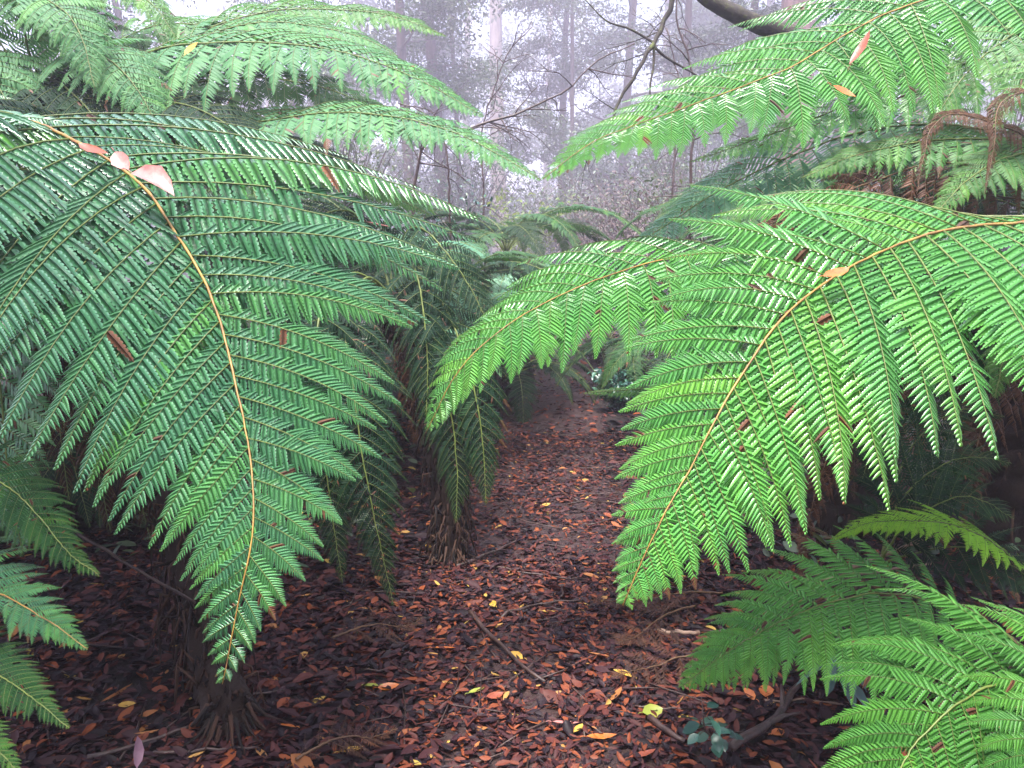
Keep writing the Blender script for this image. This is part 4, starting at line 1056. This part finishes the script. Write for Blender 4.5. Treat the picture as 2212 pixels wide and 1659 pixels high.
# slender bare saplings that lean across the middle
def bare_tree(label, pts, r0, r1, ntw, L, seed):
    global rb
    rb = np.random.default_rng(seed)
    root = thing("bare_sapling", label, "sapling", "bare saplings in the mist")
    q = [P(*p) for p in pts]
    d = q[1] - q[0]
    g = q[0] - np.array([d[0], d[1], 0]) * 0.8
    g[2] = float(gh(g[0], g[1]))
    C, _ = spline([g - [0, 0, 0.05], g * 0.6 + q[0] * 0.4] + q, 40)
    C = C + rng.normal(0, 0.006, C.shape)
    a = Acc(); tube(a, C, np.linspace(r0 * 1.1, r1, 40), 6, 0, 0.5, rough=0.12)
    C = C[12:]
    twigs(a, C, ntw, L, max(0.004, r0 * 0.35))
    a.obj("trunk", M_TWIG, root)
    place(root, g)
bare_tree("bare sapling leaning up to the right across the pale trunk", [(905, 340, 7.5), (960, 300, 7.5), (1050, 265, 7.5), (1130, 240, 7.5), (1230, 190, 7.5), (1290, 130, 7.5), (1370, 95, 7.5)], 0.022, 0.006, 16, 0.7, 1)
bare_tree("bare forked sapling with arched twigs under the misty frond", [(968, 360, 8.0), (955, 300, 8), (935, 270, 8), (900, 235, 8), (860, 225, 8)], 0.020, 0.006, 12, 0.45, 2)
bare_tree("thin upright bare sapling in front of the purple brush", [(1452, 470, 8.5), (1455, 380, 8.5), (1460, 300, 8.5), (1470, 200, 8.5), (1440, 60, 8.5)], 0.018, 0.006, 14, 0.6, 3)
bare_tree("bare sapling rising right of the hanging branch", [(1495, 330, 7.2), (1500, 190, 7.2), (1490, 130, 7.2), (1460, 40, 7.2), (1470, -60, 7.2)], 0.022, 0.007, 14, 0.55, 4)
bare_tree("thin leaning sapling at the top left above the misty frond", [(370, 180, 7), (330, 60, 7), (300, -40, 7)], 0.016, 0.008, 8, 0.5, 5)
bare_tree("thin sapling beside the pale trunk with crossed twigs", [(1045, 420, 10), (1040, 300, 10), (1065, 200, 10), (1100, 110, 10), (1150, 60, 10)], 0.02, 0.006, 16, 0.8, 6)

# understorey bushes, each one a bush of its own
und = [
    ("yellow green bush in the mist at the foot of the pale trunk", 1135, 13, 1.9, 0.8, 700, 0.10, M_YELLEAF),
    ("grey leafy bush right of the path's end", 1330, 14, 2.2, 1.3, 2400, 0.075, M_TREELEAF),
    ("purple brown dry bush in the mist right of centre", 1400, 10.5, 1.7, 1.0, 2600, 0.06, M_BRUSH),
    ("dry brown bush behind the bluish frond's tip", 1300, 12, 1.6, 1.0, 2400, 0.06, M_BRUSH),
    ("dark leafy bush behind the right arching fronds", 1560, 9, 2.3, 1.2, 3000, 0.07, M_TREELEAF),
    ("glossy dark bush under the misty frond left of the path", 890, 9.5, 2.2, 0.9, 2600, 0.07, M_SHRUB),
    ("grey bush behind the misty fern's lower frond", 740, 11, 3.0, 1.3, 3000, 0.075, M_TREELEAF),
    ("leafy bush at the left behind the misty fern", 480, 10, 3.0, 1.5, 3200, 0.075, M_TREELEAF),
    ("leafy bush at the far left edge behind the fern crown", 120, 9, 3.0, 1.5, 3000, 0.075, M_TREELEAF),
    ("leafy bush at the right edge behind the ferns", 2100, 10, 3.0, 1.5, 3000, 0.075, M_TREELEAF),
    ("tall grey bush behind the purple brown dry one", 1480, 16, 3.4, 1.8, 3600, 0.085, M_TREELEAF),
    ("distant grey bush beyond the path's end", 1230, 22, 3.2, 2.2, 3400, 0.11, M_TREELEAF),
    ("distant purple dry bush beyond the path's end", 1340, 18, 2.6, 1.8, 3400, 0.085, M_BRUSH),
    ("distant grey bush beyond the slim grey trunk", 1000, 20, 3.5, 2.2, 3600, 0.11, M_TREELEAF),
]
for i, (lb, px, d, h, wd, n, ls, mt) in enumerate(und):
    k = 1.9 if d > 9.9 else 1
    d, h, wd, ls = d * k, h * k, wd * k, ls * k
    x, y = XY(px, d)
    shrub(lb, np.array([x, y, float(gh(x, y))]), h, wd, n, ls, mt, 700 + i, group="bushes in the misty forest", hwr=0.2)

# far wood: one mass nobody could count
fw, r = Acc(), np.random.default_rng(900)
cs, rs = [], []
for k in range(330):
    y = r.uniform(90, 170) if k < 200 else r.uniform(170, 300)
    x = r.uniform(-0.9, 0.9) * y
    gap = abs(x / y + 0.01) < 0.13         # the bright opening over the path
    h = (r.uniform(22, 36) + max(0, y - 120) * 0.08) * (0.42 if gap else 1)
    if k % 4 == 0: tube(fw, [[x, y, -0.1], [x + r.normal(0, 0.2), y, h * 0.5], [x + r.normal(0, 0.5), y, h]], [0.4, 0.28, 0.12], 6, 1)
    for j in range(9):
        cs.append([x + r.normal(0, 4.2), y + r.normal(0, 4.2), h * r.uniform(0.04, 1)]); rs.append(r.uniform(1.8, 5.2))
leafcloud(fw, cs, rs, 300000, 1.0, r)
o = fw.obj("far_wood", [M_TREELEAF, M_BARKP]); tag(o, "far off wood fading into the mist beyond all the trees", "wood", kind="stuff")

# low ground cover between the ferns
ug, r = Acc(), np.random.default_rng(901)
n = 9000
y = r.uniform(3.2, 22, n); x = r.uniform(-1, 1, n) * (1.5 + 0.62 * y)
keep = np.abs(x - path_x(y)) > 0.75 + 0.25 * r.random(n)
x, y = x[keep], y[keep]; n = len(x)
l = r.uniform(0.05, 0.12, n)
leaves_on(ug, np.stack([x, y, gh(x, y) + r.uniform(0.02, 0.35, n) * np.clip(y / 8, 0.2, 1.2)], 1), r.uniform(0, 2 * pi, n), l, l * 0.25, r.normal(-0.2, 0.4, n), r.normal(0, 0.5, n), r.normal(0, 0.3, n), np.full(n, 0.3), r.random(n))
o = ug.obj("undergrowth", M_DARK if False else M_TREELEAF); tag(o, "low leafy undergrowth on the shaded ground between the ferns", "undergrowth", kind="stuff")

# ================================================================== HAZE
HAZE = 0.0060
me = bpy.data.meshes.new("haze")
x0, x1, y0, y1, z0, z1 = -360, 360, -60, 420, -1.5, 62
vv = [(x, y, z) for x in (x0, x1) for y in (y0, y1) for z in (z0, z1)]
me.from_pydata(vv, [], [(0, 1, 3, 2), (4, 6, 7, 5), (0, 4, 5, 1), (2, 3, 7, 6), (0, 2, 6, 4), (1, 5, 7, 3)])
hz = bpy.data.objects.new("haze", me); COL.objects.link(hz)
m = bpy.data.materials.new("mist"); m.use_nodes = True
nt = m.node_tree
nt.nodes.remove(nt.nodes["Principled BSDF"])
pv = nt.nodes.new("ShaderNodeVolumePrincipled")
pv.inputs["Color"].default_value = (0.88, 0.82, 1.0, 1)
pv.inputs["Density"].default_value = HAZE
pv.inputs["Anisotropy"].default_value = 0.4
nt.links.new(pv.outputs[0], nt.nodes["Material Output"].inputs["Volume"])
me.materials.append(m)
tag(hz, "pale lavender mist filling the forest", "mist", kind="stuff")
